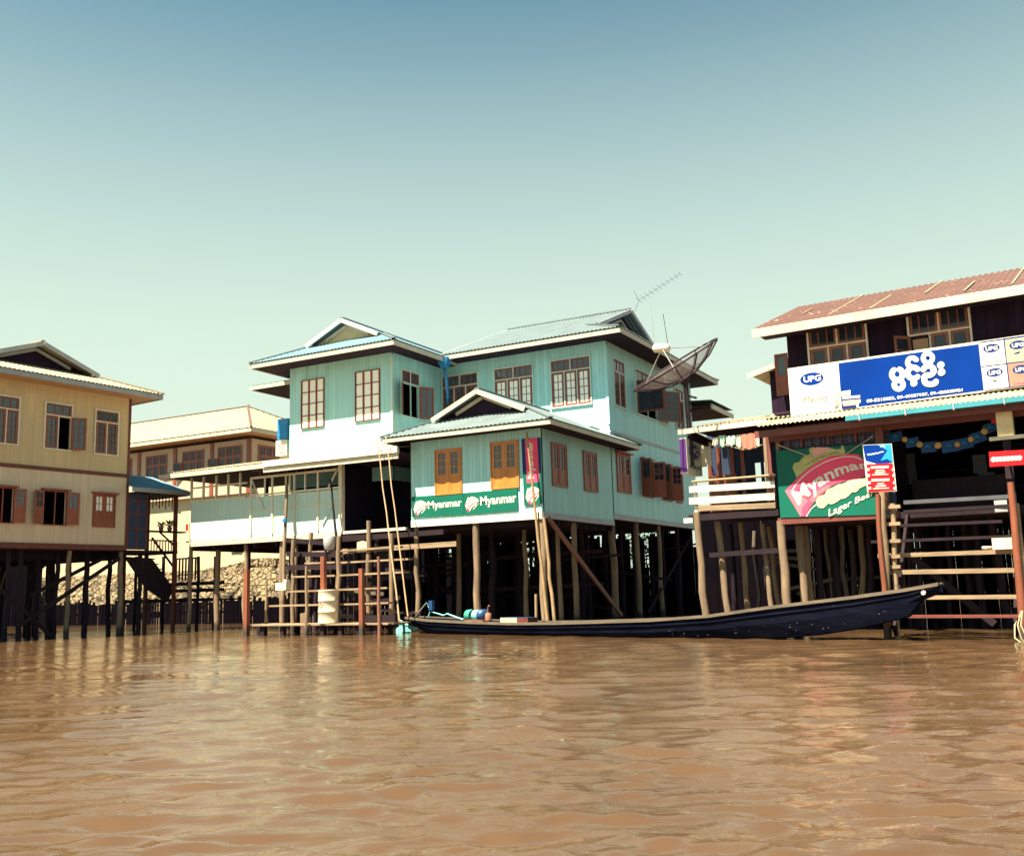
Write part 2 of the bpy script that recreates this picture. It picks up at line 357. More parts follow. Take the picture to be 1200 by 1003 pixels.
def window(root, W, u0, u1, v0, v1, cols=3, transom=.0, tcols=2, bars=(2, 4), casing='brown', trim='white', sashm='brown', pane='glass',
           opened=(), panel=0.0, trimw=.05, shutter=(), shm=None, ang=70, hood=False, name='window', q_=None, bt=.011):
    """casing + transom lights + sashes; opened = columns without a sash (dark hole behind); shutter = ('l','r') leaves swung out"""
    fr = MB(); tw = trimw
    obox(fr, W, u0-tw, u1+tw, v1, v1+tw, 0, .05, trim); obox(fr, W, u0-tw, u1+tw, v0-tw, v0, 0, .06, trim)
    obox(fr, W, u0-tw, u0, v0, v1, 0, .05, trim); obox(fr, W, u1, u1+tw, v0, v1, 0, .05, trim)
    if hood: obox(fr, W, u0-.1, u1+.1, v1+tw, v1+tw+.06, 0, .16, sashm)
    vt = v1-transom*(v1-v0)
    if transom:
        obox(fr, W, u0, u1, vt, vt+.04, .0, .045, trim)
        for i in range(1, tcols): x = u0+(u1-u0)*i/tcols; obox(fr, W, x-.02, x+.02, vt+.04, v1, 0, .045, trim)
    for i in range(1, cols): x = u0+(u1-u0)*i/cols; obox(fr, W, x-.018, x+.018, v0, vt, 0, .045, trim)
    win = fr.build(name, root)
    pn = MB()
    if transom:
        tm = MB()
        for i in range(tcols):
            a = u0+(u1-u0)*i/tcols+.02; b = u0+(u1-u0)*(i+1)/tcols-.02; q = .05
            obox(tm, W, a, a+q, vt+.04, v1, .0, .035, sashm); obox(tm, W, b-q, b, vt+.04, v1, 0, .035, sashm)
            obox(tm, W, a+q, b-q, v1-q, v1, 0, .035, sashm); obox(tm, W, a+q, b-q, vt+.04, vt+.04+q, 0, .035, sashm)
            for k in (.33, .66):
                x = a+(b-a)*k; obox(tm, W, x-.014, x+.014, vt+.04+q, v1-q, .0, .03, sashm)
            obox(pn, W, a+q, b-q, vt+.04+q, v1-q, .0, .012, pane if pane != 'curtain' else 'glassg')
        tm.build('transom', win)
    cw = (u1-u0)/cols
    for i in range(cols):
        if i in opened: continue
        a = u0+cw*i+.02; b = a+cw-.04; q = q_ or min(.075, cw*.16); sm = MB(); zb = v0+panel*(vt-v0)
        obox(sm, W, a, a+q, v0, vt, 0, .035, sashm); obox(sm, W, b-q, b, v0, vt, 0, .035, sashm)
        obox(sm, W, a+q, b-q, vt-q, vt, 0, .035, sashm); obox(sm, W, a+q, b-q, v0, v0+q, 0, .035, sashm)
        if panel: obox(sm, W, a+q, b-q, v0+q, zb, 0, .022, sashm); obox(sm, W, a+q, b-q, zb, zb+q*.8, 0, .035, sashm)
        g0 = zb+q*.8 if panel else v0+q
        for k in range(1, bars[0]): x = a+q+(b-a-2*q)*k/bars[0]; obox(sm, W, x-bt, x+bt, g0, vt-q, 0, .03, sashm)
        for k in range(1, bars[1]): z = g0+(vt-q-g0)*k/bars[1]; obox(sm, W, a+q, b-q, z-bt, z+bt, 0, .028, sashm)
        sm.build('sash', win); obox(pn, W, a+q, b-q, g0, vt-q, .0, .012, pane)
    if pn.f: pn.build('pane', win)
    for sd in shutter:
        sm = MB(); sw = (u1-u0)/2*(1 if cols < 3 else .7); h0, h1 = v0, vt
        hx = u0 if sd == 'l' else u1; sgn = -1 if sd == 'l' else 1
        an_ = ang[0 if sd == 'l' else 1] if isinstance(ang, tuple) else ang; ca, sa = math.cos(R(180-an_)), math.sin(R(180-an_))
        ca = -ca
        def S(a, z, w_): # a along leaf, w_ thickness
            return W(hx+sgn*(a*ca)-sgn*w_*sa*0, z, .05+a*sa+w_)
        mm = shm or sashm
        def bar(a0, a1, z0, z1, t=.03):
            p = [S(a0, z0, 0), S(a1, z0, 0), S(a1, z1, 0), S(a0, z1, 0)]; q = [S(a0, z0, t), S(a1, z0, t), S(a1, z1, t), S(a0, z1, t)]
            sm.add(p+q, [(0, 1, 2, 3), (7, 6, 5, 4), (0, 4, 5, 1), (1, 5, 6, 2), (2, 6, 7, 3), (3, 7, 4, 0)], mm)
        q = min(.07, sw*.18); zm = h0+(panel or 0)*(h1-h0)
        bar(0, q, h0, h1); bar(sw-q, sw, h0, h1); bar(q, sw-q, h1-q, h1); bar(q, sw-q, h0, h0+q)
        if panel: bar(q, sw-q, h0+q, zm+q, .02)
        g0 = zm+q if panel else h0+q
        for k in range(1, bars[0]): x = q+(sw-2*q)*k/bars[0]; bar(x-.012, x+.012, g0, h1-q, .025)
        for k in range(1, bars[1]): z = g0+(h1-q-g0)*k/bars[1]; bar(q, sw-q, z-.012, z+.012, .022)
        mmo = mm; mm = pane if pane != 'curtain' else 'glassg'; bar(q, sw-q, g0, h1-q, .01); mm = mmo
        sm.build('shutter', win)
    return win

def roof(root, x0, x1, y0, y1, z0, slope, ridge='x', gab=(None, None), mroof='roofblue', mfas='fascia', msof='soffit', wallr=None, vent='white', oh=.35, fh=.2, pitch=.16, vmat='signcream', cap=None):
    """Dutch-gable roof. gab: distance from each eave end to the little gable (None = plain gable wall at the eave)"""
    sw = ridge == 'y'
    if sw: x0, x1, y0, y1 = y0, y1, x0, x1
    T = (lambda p: (p[1], p[0], p[2])) if sw else (lambda p: tuple(p))
    ym = (y0+y1)/2; hw = (y1-y0)/2; zr = z0+hw*slope
    g0 = gab[0] if gab[0] is not None else 0; g1 = gab[1] if gab[1] is not None else 0
    r = MB(); U = T((1, 0, 0)); V = T((0, 1, 0))
    gm = max(g0, g1)
    for sy, ye in ((1, y0), (-1, y1)):
        yg = ye+sy*gm; zg = z0+gm*slope
        if gm > 0: r.corr([T((x0, ye, z0)), T((x1, ye, z0)), T((x1-g1, yg, zg)), T((x0+g0, yg, zg))], U, mroof, pitch)
        xa = x0+g0-(oh if g0 else 0); xb = x1-g1+(oh if g1 else 0)
        r.corr([T((xa, yg, zg+.004)), T((xb, yg, zg+.004)), T((xb, ym, zr+.004)), T((xa, ym, zr+.004))], U, mroof, pitch)
    if g0: r.corr([T((x0, y0, z0)), T((x0, y1, z0)), T((x0+g0, y1-g0, z0+g0*slope)), T((x0+g0, y0+g0, z0+g0*slope))], V, mroof, pitch)
    if g1: r.corr([T((x1, y0, z0)), T((x1, y1, z0)), T((x1-g1, y1-g1, z0+g1*slope)), T((x1-g1, y0+g1, z0+g1*slope))], V, mroof, pitch)
    rf = r.build('roof', root)
    # ridge and hip caps
    c = MB(); cm = cap or mroof
    c.beam(T((x0+g0-(oh if g0 else 0), ym, zr+.03)), T((x1-g1+(oh if g1 else 0), ym, zr+.03)), .16, .05, cm)
    for xe, g, sg in ((x0, g0, 1), (x1, g1, -1)):
        if g:
            for ye, sy in ((y0, 1), (y1, -1)): c.beam(T((xe, ye, z0+.03)), T((xe+sg*g, ye+sy*g, z0+g*slope+.03)), .14, .04, cm)
    c.build('ridge_cap', rf)
    # gable triangles and barge boards
    for xe, g, sg, present in ((x0, g0, 1, gab[0] is not None), (x1, g1, -1, gab[1] is not None)):
        xg = xe+sg*g; t = MB(); hwg = hw-g; zg = z0+g*slope
        t.slab([T((xg+sg*.03, ym-hwg+.05, zg)), T((xg+sg*.03, ym+hwg-.05, zg)), T((xg+sg*.03, ym, zr-.05))], T((-sg, 0, 0)), .05, vmat)
        t.build('gable_wall', rf)
        b = MB(); xo = xg-sg*(oh if g else .0)
        for s_ in (-1, 1):
            b.beam(T((xo-sg*.02, ym+s_*(hwg+.05), zg-.07-.02)), T((xo-sg*.02, ym+s_*.01, zr-.07)), .05, .15, vent)
            b.beam(T((xg-sg*.05, ym+s_*hwg*.62, zg+.10)), T((xg-sg*.05, ym, zg+.10+hwg*.62*slope)), .04, .12, vent if vent != 'void' else mfas)
        b.build('barge_board', rf)
    # fascia + soffit
    f = MB(); zt = z0-.01; zb = z0-fh; e = .035
    f_ = lambda a, b_, c_, d: f.box(*(sorted((T((a, c_, 0))[0], T((b_, d, 0))[0]))+sorted((T((a, c_, 0))[1], T((b_, d, 0))[1]))), zb, zt-.02, mfas)
    f_(x0+.03, x1-.03, y0+.03, y0+.03+e); f_(x0+.03, x1-.03, y1-.03-e, y1-.03)
    if g0: f_(x0+.03, x0+.03+e, y0+.07, y1-.07)
    if g1: f_(x1-.03-e, x1-.03, y0+.07, y1-.07)
    f.build('fascia', rf)
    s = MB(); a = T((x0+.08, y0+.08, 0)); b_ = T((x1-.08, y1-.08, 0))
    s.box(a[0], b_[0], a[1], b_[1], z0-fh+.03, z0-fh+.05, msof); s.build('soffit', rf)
    return rf
def stilt(root, x, y, z0, z1, r=.09, m='pile', lean=(0, 0), name='stilt'):
    return MB().rod([(x+lean[0], y+lean[1], z0), (x, y, z1)], r*1.08, m, 9, r*.92, bend=.04, seg=6, knots=.06).build(name, root)

# ------------------------------------------------------------------ text as flat faces
def text2d(txt, shear=0.0, weight=0.0):
    cu = bpy.data.curves.new('t', 'FONT'); cu.body = txt; cu.shear = shear; cu.offset = weight; cu.resolution_u = 3; cu.fill_mode = 'FRONT'
    ob = bpy.data.objects.new('t', cu); COL.objects.link(ob); dg = bpy.context.evaluated_depsgraph_get(); dg.update()
    me = bpy.data.meshes.new_from_object(ob.evaluated_get(dg)); me.calc_loop_triangles()
    v = [(p.co.x, p.co.y) for p in me.vertices]; f = [tuple(t.vertices) for t in me.loop_triangles]
    bpy.data.objects.remove(ob); bpy.data.curves.remove(cu); bpy.data.meshes.remove(me)
    xs = [p[0] for p in v]; ys = [p[1] for p in v]; x0, x1, y0, y1 = min(xs), max(xs), min(ys), max(ys)
    return [((p[0]-x0)/(x1-x0), (p[1]-y0)/(y1-y0)) for p in v], f
class Sign:
    """flat artwork in the plane of a board; px = photo-pixel to (u, v) of the board's real plane"""
    def __init__(s, W, px): s.W = W; s.px = px; s.mb = MB(); s.w = 0.002
    def nxt(s): s.w += .0004; return s.w
    def poly(s, pts, m, raw=False):
        w_ = s.nxt(); q = pts if raw else [s.px(*p) for p in pts]
        s.mb.add([s.W(u, v, w_) for u, v in q], [tuple(range(len(q)))], m); return s
    def tris(s, v, f, m): w_ = s.nxt(); s.mb.add([s.W(*s.px(*p), w_) for p in v], f, m)
    def text(s, txt, quad, m, shear=0, weight=0.0):
        """quad = photo pixels: TL, TR, BR, BL"""
        v, f = text2d(txt, shear, weight); (a, b, c, d) = [np.array(q, float) for q in quad]
        s.tris([tuple((d*(1-x)+c*x)*(1-y)+(a*(1-x)+b*x)*y) for x, y in v], f, m)
    def arct(s, txt, fn, m, shear=0, weight=0.0):
        v, f = text2d(txt, shear, weight); s.tris([fn(x, y) for x, y in v], f, m)
    def ell(s, c, a, b, m, n=28, a0=0, a1=360):
        c = np.array(c, float); a = np.array(a, float); b = np.array(b, float)
        s.poly([tuple(c+a*math.cos(R(t))+b*math.sin(R(t))) for t in np.linspace(a0, a1, n, endpoint=a1-a0 < 360)], m)
    def stroke(s, pts, wd, m, raw=False):
        """ribbon with round ends, wd in metres"""
        P = [np.array(p if raw else s.px(*p), float) for p in pts]
        if len(P) > 2:   # smooth
            for _ in range(2):
                Q = [P[0]]
                for a, b in zip(P[:-1], P[1:]): Q += [a*.75+b*.25, a*.25+b*.75]
                P = Q+[P[-1]]
        L = []; Rr = []; k = len(P)
        for i in range(k):
            d = P[min(i+1, k-1)]-P[max(i-1, 0)]; d = d/(np.linalg.norm(d)+1e-9); nn = np.array([-d[1], d[0]])*wd/2
            L.append(P[i]+nn); Rr.append(P[i]-nn)
        w_ = s.nxt(); vs = []; fs = []
        for l, r in zip(L, Rr): vs += [s.W(l[0], l[1], w_), s.W(r[0], r[1], w_)]
        fs = [(2*i, 2*i+2, 2*i+3, 2*i+1) for i in range(k-1)]
        s.mb.add(vs, fs, m)
        for p in (P[0], P[-1]):
            s.poly([(p[0]+wd/2*math.cos(t), p[1]+wd/2*math.sin(t)) for t in np.linspace(0, 2*math.pi, 14, endpoint=False)], m, raw=True)
# ================================================================== river and banks
def make_river():
    rng = np.random.default_rng(3)
    base = math.pi/2+YAW
    ang = np.concatenate([np.linspace(-math.pi, -R(36), 60, endpoint=False), np.linspace(-R(36), R(36), 760, endpoint=False), np.linspace(R(36), math.pi, 60, endpoint=False)])+base
    rad = np.concatenate([np.geomspace(.8, 48, 760), np.geomspace(50, 3500, 24)])
    A, Rr = np.meshgrid(ang, rad); X = Rr*np.cos(A); Y = Rr*np.sin(A); Z = np.zeros_like(X)
    for i in range(210):
        L = (.06+.26*rng.uniform(0, 1)**1.2) if i % 3 else rng.uniform(.3, 1.05); th = base+rng.normal(0, .42); k = 2*math.pi/L
        amp = (.0070 if i % 3 else .0050)*L**.9*rng.uniform(.5, 1.25); ph = rng.uniform(0, 6.28)
        env = .55+.45*np.sin(X*rng.uniform(.1, .8)+Y*rng.uniform(-.6, .6)+rng.uniform(0, 6))
        Z += amp*env*np.sin(k*(X*math.cos(th)+Y*math.sin(th))+ph)*np.clip(L/(.022*Rr)-1, 0, 1)
    Z *= np.clip(1-(Rr-30)/40, .0, 1); Z -= .01
    n_r, n_a = X.shape; vs = np.stack([X, Y, Z], -1).reshape(-1, 3)
    i = np.arange(n_r-1)[:, None]; j = np.arange(n_a)[None, :]; j2 = (j+1) % n_a
    f = np.stack([i*n_a+j, i*n_a+j2, (i+1)*n_a+j2, (i+1)*n_a+j], -1).reshape(-1, 4)
    vs = np.vstack([vs, [[0, 0, 0]]]); c = len(vs)-1
    me = bpy.data.meshes.new('river'); nf = len(f)
    tri = np.stack([np.arange(n_a), np.full(n_a, c), (np.arange(n_a)+1) % n_a], -1)
    me.vertices.add(len(vs)); me.vertices.foreach_set('co', vs.ravel())
    tot = nf*4+n_a*3; me.loops.add(tot); me.loops.foreach_set('vertex_index', np.concatenate([f.ravel(), tri.ravel()]).astype(np.int32))
    me.polygons.add(nf+n_a); me.polygons.foreach_set('loop_start', np.concatenate([np.arange(nf)*4, nf*4+np.arange(n_a)*3]).astype(np.int32))
    me.update(calc_edges=True); me.polygons.foreach_set('use_smooth', np.ones(nf+n_a, bool))
    me.materials.append(M_['water']); me.validate()
    if me.polygons[0].normal.z < 0: me.flip_normals()
    o = bpy.data.objects.new('river', me); COL.objects.link(o); tag(o, kind='structure')
make_river()

def terrain():
    nx, ny = 120, 26; vs = []; fs = []
    xs = np.concatenate([[-900, -300, -120], np.linspace(-75, 30, nx-6), [80, 300, 900]])
    for j in range(ny):
        for x in xs:
            t = j/(ny-1)
            yb = 36.6+.35*math.sin(x*.7)+(.0 if x < -31 else 3.5+min(5, (x+31)*.4) if x < -20 else 8.5)
            y = yb+[0, .4, .9, 1.6, 2.6, 4, 6][j] if j < 7 else yb+6+(j-6)**3*.45
            z = [-.6, .15, .55, .75, .85, .9, .95][j] if j < 7 else .95+.02*(j-6)
            vs.append((x, y, z+random.uniform(-.06, .06)*(j > 0)))
    n = len(xs)
    for j in range(ny-1):
        for i in range(n-1): fs.append((j*n+i, j*n+i+1, (j+1)*n+i+1, (j+1)*n+i))
    tag(MB().add(vs, fs, 'mud', True).build('river_bank'), kind='structure')
terrain()

# ================================================================== the teal house
W0 = Fr()
teal = thing('stilt_house', 'two storey turquoise timber house on stilts with blue grey hipped roofs', 'house', (-13.7, 27.07, 0))
LO = Vector((-13.7, 27.07, 0))
class FrL(Fr):
    pass
TH = Fr((-13.7, 27.07), 0)
def P(x, y, z): return (x-LO.x, y-LO.y, z)
# local copies of the measured planes
XS = 0.0; YP = 0.0; YM = 32.5-LO.y; XW = -20.78-LO.x; YW = 29.23-LO.y; XWL = -25.59-LO.x; XPL = -18.52-LO.x; YB = 41.8-LO.y
def rect(fn, tl, br, c, bl=None, tr=None):
    u0, v1 = fn(*tl, c); u1, v0 = fn(*br, c)
    if tr: v1 = (v1+fn(*tr, c)[1])/2
    if bl: v0 = (v0+fn(*bl, c)[1])/2
    return min(u0, u1), max(u0, u1), v0, v1
Wm = Off('f', YM); Wp = Off('f', YP); Ww = Off('f', YW); Ws = Off('s', XS); Wws = Off('s', XW)
ZPB, ZPT, ZMB, ZMT = 3.45, 6.12, 3.68, 10.05
# windows measured on their walls
fm = [rect(TH.yy, (519, 444), (560.5, 480), YM), rect(TH.yy, (580, 434), (625, 471), YM), rect(TH.yy, (646, 425), (693, 472), YM)]
fm = [(a, b, 8.05-.35, 9.42) for a, b, c, d in fm]
zm0 = TH.yy(647, 478, YM)[1]; zm1 = TH.yy(646, 424, YM)[1]
fm = [(a, b, zm0, zm1) for a, b, c, d in fm]
s2a = rect(TH.xx, (743, 431), (756, 488), XS); s1 = rect(TH.xx, (717.5, 420), (732.5, 479), XS)
s2 = (TH.xx(743.5, 431, XS)[0], TH.xx(768, 440, XS)[0], s1[2], s1[3]); s3 = (TH.xx(769.5, 457, XS)[0], TH.xx(781, 495, XS)[0], s1[2], s1[3])
s4 = (TH.xx(789.5, 452, XS)[0], TH.xx(801, 496, XS)[0], s1[2], s1[3])
pf = [rect(TH.yy, (511, 529), (541, 577), YP), rect(TH.yy, (576, 520), (608, 570), YP)]
ps = [rect(TH.xx, (645.5, 519), (664, 570.5), XS), rect(TH.xx, (683, 529), (699.5, 576.5), XS)]
zl = (rect(TH.xx, (723, 531), (738, 578), XS)[2], rect(TH.xx, (723, 531), (738, 578), XS)[3])
ls = [(TH.xx(a, 560, XS)[0], TH.xx(b, 560, XS)[0], *zl) for a, b in ((723, 738), (752, 763), (776, 785), (791.5, 797))]
wf = [rect(TH.yy, (354, 447), (380, 499), YW), rect(TH.yy, (417, 438), (445.5, 490), YW)]
wf = [(a, b, wf[0][2], wf[0][3]) for a, b, c, d in wf]
wsd = (TH.xx(470, 440, XW)[0], TH.xx(490, 440, XW)[0], TH.xx(470, 486, XW)[1], TH.xx(469, 433, XW)[1])
if __name__ == '__main__' and False: print(fm, s1, s2, s3, s4, pf, ps, ls, wf, wsd)

def hole(r, t=0): return (r[0], r[1], r[2], r[3]-t*(r[3]-r[2]))
b = MB()
# main block: river front, east side, back, west
wall(b, Wm, XW, XS-.0, ZMB, ZMT, [], 'teal')
wall(b, Ws, YM+.001, YB, ZMB, ZMT, [hole(s2, .3)]+[hole(r, .0) for r in ls[1:2]]+[hole(r, .0) for r in ls[2:3]], 'teal')
b.box(XWL, XS-.002, YB-.08, YB, ZMB, ZMT, 'teal')
b.box(XWL, XWL+.08, YW+.1, YB-.1, 3.6, ZMT, 'teal')
# left wing, sitting higher and running down to the terrace roof
wall(b, Ww, XWL, XW, 5.2, ZMT-.02, [], 'teal')
wall(b, Wws, YW+.001, YM-.001, 5.2, ZMT-.02, [hole(wsd, .28)], 'teal')
b.build('upper_wall', teal)
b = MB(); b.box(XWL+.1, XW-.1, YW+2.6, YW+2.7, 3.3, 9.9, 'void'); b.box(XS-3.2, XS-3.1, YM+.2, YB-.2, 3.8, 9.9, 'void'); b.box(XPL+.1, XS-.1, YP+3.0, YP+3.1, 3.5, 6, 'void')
b.build('partition', teal)
b = MB()
wall(b, Wp, XPL, XS, ZPB, ZPT, [], 'teal2'); wall(b, Ws, YP+.001, YM-.001, ZPB, ZPT, [], 'teal2'); b.box(XPL, XPL+.08, YP+.09, YM-.1, ZPB, ZPT, 'teal2')
b.build('lower_wall', teal)
# corner trims, belt lines, sills
b = MB()
b.box(XS-.07, XS+.025, YM-.025, YM+.07, 6.9, 9.8, 'teal'); b.build('corner_trim', teal)
b = MB(); b.box(XW-.07, XW+.02, YW-.02, YW+.07, 5.9, 9.8, 'pale'); b.build('corner_trim', teal)
b = MB(); b.box(XS, XS+.03, YM, YB, 6.6, 6.7, 'greyfascia'); b.build('belt_trim', teal)
b = MB()
b.box(XPL, XS+.02, YP-.03, YP-.002, ZPB-.17, ZPB+.04, 'white'); b.box(XS+.002, XS+.03, YP, YM, ZPB-.15, ZPB+.02, 'greyfascia')
b.box(XS+.002, XS+.03, YM, YB, ZMB-.15, ZMB+.03, 'greyfascia')
b.build('base_board', teal)
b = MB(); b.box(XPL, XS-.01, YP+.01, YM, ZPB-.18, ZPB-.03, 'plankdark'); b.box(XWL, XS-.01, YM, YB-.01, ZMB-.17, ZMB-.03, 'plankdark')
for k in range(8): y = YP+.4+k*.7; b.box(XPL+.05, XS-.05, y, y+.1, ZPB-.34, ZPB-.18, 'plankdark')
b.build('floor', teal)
# roofs
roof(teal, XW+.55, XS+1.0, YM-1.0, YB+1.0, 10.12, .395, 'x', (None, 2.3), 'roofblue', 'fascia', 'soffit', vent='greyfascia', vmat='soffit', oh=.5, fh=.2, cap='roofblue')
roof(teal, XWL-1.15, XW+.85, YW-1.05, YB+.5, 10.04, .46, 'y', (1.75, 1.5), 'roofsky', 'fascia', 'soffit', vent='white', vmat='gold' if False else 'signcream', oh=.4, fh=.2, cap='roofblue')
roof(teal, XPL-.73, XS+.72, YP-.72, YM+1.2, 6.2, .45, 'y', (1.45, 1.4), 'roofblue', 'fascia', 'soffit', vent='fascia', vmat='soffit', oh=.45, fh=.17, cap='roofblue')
# low roof at the back and at the west side
b = MB()
b.corr([(XS-2, YB-.6, 9.2), (XS+1.1, YB-.6, 9.0), (XS+1.1, YB+2.6, 8.7), (XS-2, YB+2.6, 8.9)], (0, 1, 0), 'roofblue')
b.box(XS+1.06, XS+1.12, YB-.6, YB+2.6, 8.62, 8.82, 'fascia'); b.box(XS-2, XS+1.0, YB-.5, YB+2.5, 8.66, 8.7, 'soffit')
b.build('back_roof', teal)
b = MB()
q = [TH.y(299, 454, YW+1.2), TH.y(339, 446, YW+1.2)]
xa = q[0][0]; za = q[0][2]
b.corr([(xa, YW+.9, za), (XWL, YW+.9, za+.02), (XWL, YW+4.2, za+.75), (xa, YW+4.2, za+.75)], (1, 0, 0), 'roofsky')
b.box(xa, XWL, YW+.9, YW+.94, za-.17, za-.02, 'fascia'); b.box(xa+.05, XWL-.01, YW+.98, YW+4.1, za-.16, za-.13, 'soffit'); b.box(xa, xa+.04, YW+.95, YW+4.2, za-.17, za-.03, 'fascia')
b.build('side_roof', teal)
# windows
for i, r in enumerate(fm):
    window(teal, Wm, *r, cols=3, transom=.26, tcols=2, bars=(2, 4), trim='pale', sashm='brown', pane=('glassg' if i == 0 else 'curtain'))
window(teal, Ws, *s1, cols=2, transom=.27, tcols=1, bars=(2, 4), trim='pale', sashm='brown', pane='glassg')
window(teal, Ws, *s2, cols=2, transom=.27, tcols=1, bars=(2, 4), trim='pale', sashm='brown', pane='glass', opened=(0, 1), shutter=('l', 'r'), ang=(86, 30), )
window(teal, Ws, *s3, cols=1, transom=.27, tcols=1, bars=(2, 1), trim='pale', sashm='brown', pane='glassg')
window(teal, Ws, *s4, cols=2, transom=.27, tcols=1, bars=(2, 1), trim='pale', sashm='brown', pane='glassg')
for r in pf: window(teal, Wp, *r, cols=2, bars=(2, 3), trim='orange', sashm='orange', pane='glassg', panel=.40, trimw=.035)
for r in ps: window(teal, Ws, *r, cols=2, bars=(2, 4), trim='shutterred', sashm='shutterred', pane='glass', panel=.35, trimw=.035)
for i, r in enumerate(ls):
    if i in (1, 2): window(teal, Ws, *r, cols=2, bars=(2, 3), trim='shutterred', sashm='shutterred', pane='glass', panel=.45, trimw=.03, opened=(0, 1), shutter=('l', 'r'), ang=60, hood=True)
    else: window(teal, Ws, *r, cols=2, bars=(2, 3), trim='shutterred', sashm='shutterred', pane='glass', panel=.45, trimw=.03, hood=True)
for r in wf: window(teal, Ww, *r, cols=3, bars=(1, 4), trim='brown', sashm='brown', pane='curtain', trimw=.015, q_=.018, bt=.018)
window(teal, Wws, *wsd, cols=2, transom=.28, tcols=2, bars=(2, 4), trim='pale', sashm='brown', pane='glassg', opened=(0, 1), shutter=('l', 'r'), ang=35)
# blue rain head and downpipe in the inner corner
b = MB(); cxp = XW+.28; cyp = YM-.55
b.add([(XW+.75+a*.27, YM-1.0+.12+c*.2, z) for a, c, z in ((-1, -1, 10.0), (1, -1, 10.0), (1, 1, 10.0), (-1, 1, 10.0))]+[(XW+.75+a*.1, YM-1.0+.12+c*.1, z) for a, c, z in ((-1, -1, 9.6), (1, -1, 9.6), (1, 1, 9.6), (-1, 1, 9.6))],
      [(0, 1, 2, 3), (4, 5, 6, 7), (0, 1, 5, 4), (1, 2, 6, 5), (2, 3, 7, 6), (3, 0, 4, 7)], 'bluepipe')
b.rod([(XW+.75, YM-.88, 9.62), (XW+.78, YM-.8, 9.2), (XW+.55, YM-.35, 8.7), (XW+.35, YM-.14, 7.9), (XW+.3, YM-.12, 6.4)], .075, 'bluepipe', 8)
b.build('downpipe', teal)
# strip lamp / tank bracket at the west corner
q = TH.y(334, 505, YW+.5)
b = MB(); b.box(q[0]-.22, q[0]+.30, YW+.3, YW+.75, q[2]-.35, q[2]+.45, 'bluepipe'); b.build('water_tank', teal)
q = TH.y(333, 530, YW+.5)
b = MB(); b.box(q[0]-.25, q[0]+.3, YW+.3, YW+.8, q[2]-.15, q[2]+.45, 'white')
for k in range(4): b.box(q[0]-.18, q[0]+.22, YW+.285, YW+.3, q[2]-.05+k*.1, q[2]-.01+k*.1, 'greyfascia')
b.build('air_conditioner', teal)
# stilts of the river wing and the east side: tops measured, feet straight below
for px, m, r in ((488, 'pile', .085), (557.5, 'pile', .115), (641, 'pile', .12)):
    x, z = TH.yy(px, 615, YP+.12); stilt(teal, min(x, -.12), YP+.12, -1.2, ZPB-.1, r, m)
for px, py, r, m in ((672, 610, .10, 'pile'), (717, 612, .13, 'pile'), (745, 612, .10, 'pile'), (771, 614, .09, 'pile'), (793, 617, .10, 'piledark')):
    y, z = TH.xx(px, py, XS-.12); stilt(teal, XS-.12, y, -1.2, ZPB if py < 611 else ZMB-.05, r, m, lean=(-.05, .1))
for i, (x, y) in enumerate([(XPL+a, c) for c in (2.2, 4.4, 6.6, 9, 11.5, 14) for a in (.1, 1.6, 3.1, 4.2)]):
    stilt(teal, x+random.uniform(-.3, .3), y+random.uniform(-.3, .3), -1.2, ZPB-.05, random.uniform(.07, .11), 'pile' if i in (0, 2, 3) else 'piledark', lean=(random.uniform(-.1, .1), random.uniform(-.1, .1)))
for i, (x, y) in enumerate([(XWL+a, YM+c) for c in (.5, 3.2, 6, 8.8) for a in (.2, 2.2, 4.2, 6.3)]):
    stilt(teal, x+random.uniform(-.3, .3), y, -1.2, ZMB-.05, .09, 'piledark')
b = MB()
y0, z0 = TH.xx(641, 606, XS-.02); y1, z1 = TH.xx(728, 722, XS-.02)
b.beam((XS-.0, y0, z0), (XS-.0, y1, .2), .07, .14, 'rusty'); b.build('brace', teal)
b = MB(); y0, z0 = TH.xx(812, 628, XS-.02); y1, z1 = TH.xx(762, 722, XS-.02)
b.beam((XS-.1, y0, z0), (XS-.1, y1, .2), .06, .1, 'plankdark'); b.build('brace', teal)
for k, (z, m) in enumerate(((2.3, 'plankdark'), (1.2, 'plankdark'))):
    b = MB(); b.beam((XPL, 4.2, z), (XS, 4.3, z+.1), .06, .14, m); b.build('brace', teal)

# ---------------- flat beer banners on the wing
def banner_logo(S, c, r, tilt=.5):
    """pale striped emblem"""
    cx, cy = c; ca, sa = math.cos(tilt), math.sin(tilt)
    def E(u, v): return (cx+r*(u*ca+v*sa), cy-r*(u*sa-v*ca)*1.0)
    S.poly([E(x, y) for x, y in ((-1.15, .55), (-1.05, -.05), (-.7, -.45), (-.35, -.75), (-.05, -1.0), (.1, -.78), (.45, -.85), (.85, -.5), (1.1, -.1), (1.12, .25), (.6, .5), (0, .62), (-.5, .8), (-.9, 1.05))], 'signwhite')
    for k, (y0, w_) in enumerate(((-.42, .10), (-.08, .14), (.26, .14), (.58, .1))):
        S.poly([E(-1.05, y0+.2), E(-.5, y0), (E(.2, y0-.06)), E(.95, y0+.05), E(1.0, y0+.05+w_*.7), E(.2, y0-.06+w_*1.3), E(-.5, y0+w_*1.3), E(-1.05, y0+.2+w_)], 'pinkl' if k % 2 else 'pink')
    S.poly([E(-1.2, .5), E(-.85, .45), E(-.8, .95), E(-1.0, 1.15)], 'pink')
    S.poly([E(-.3, 1.0), E(.5, .72), (E(.55, .8)), E(-.25, 1.08)], 'signwhite')
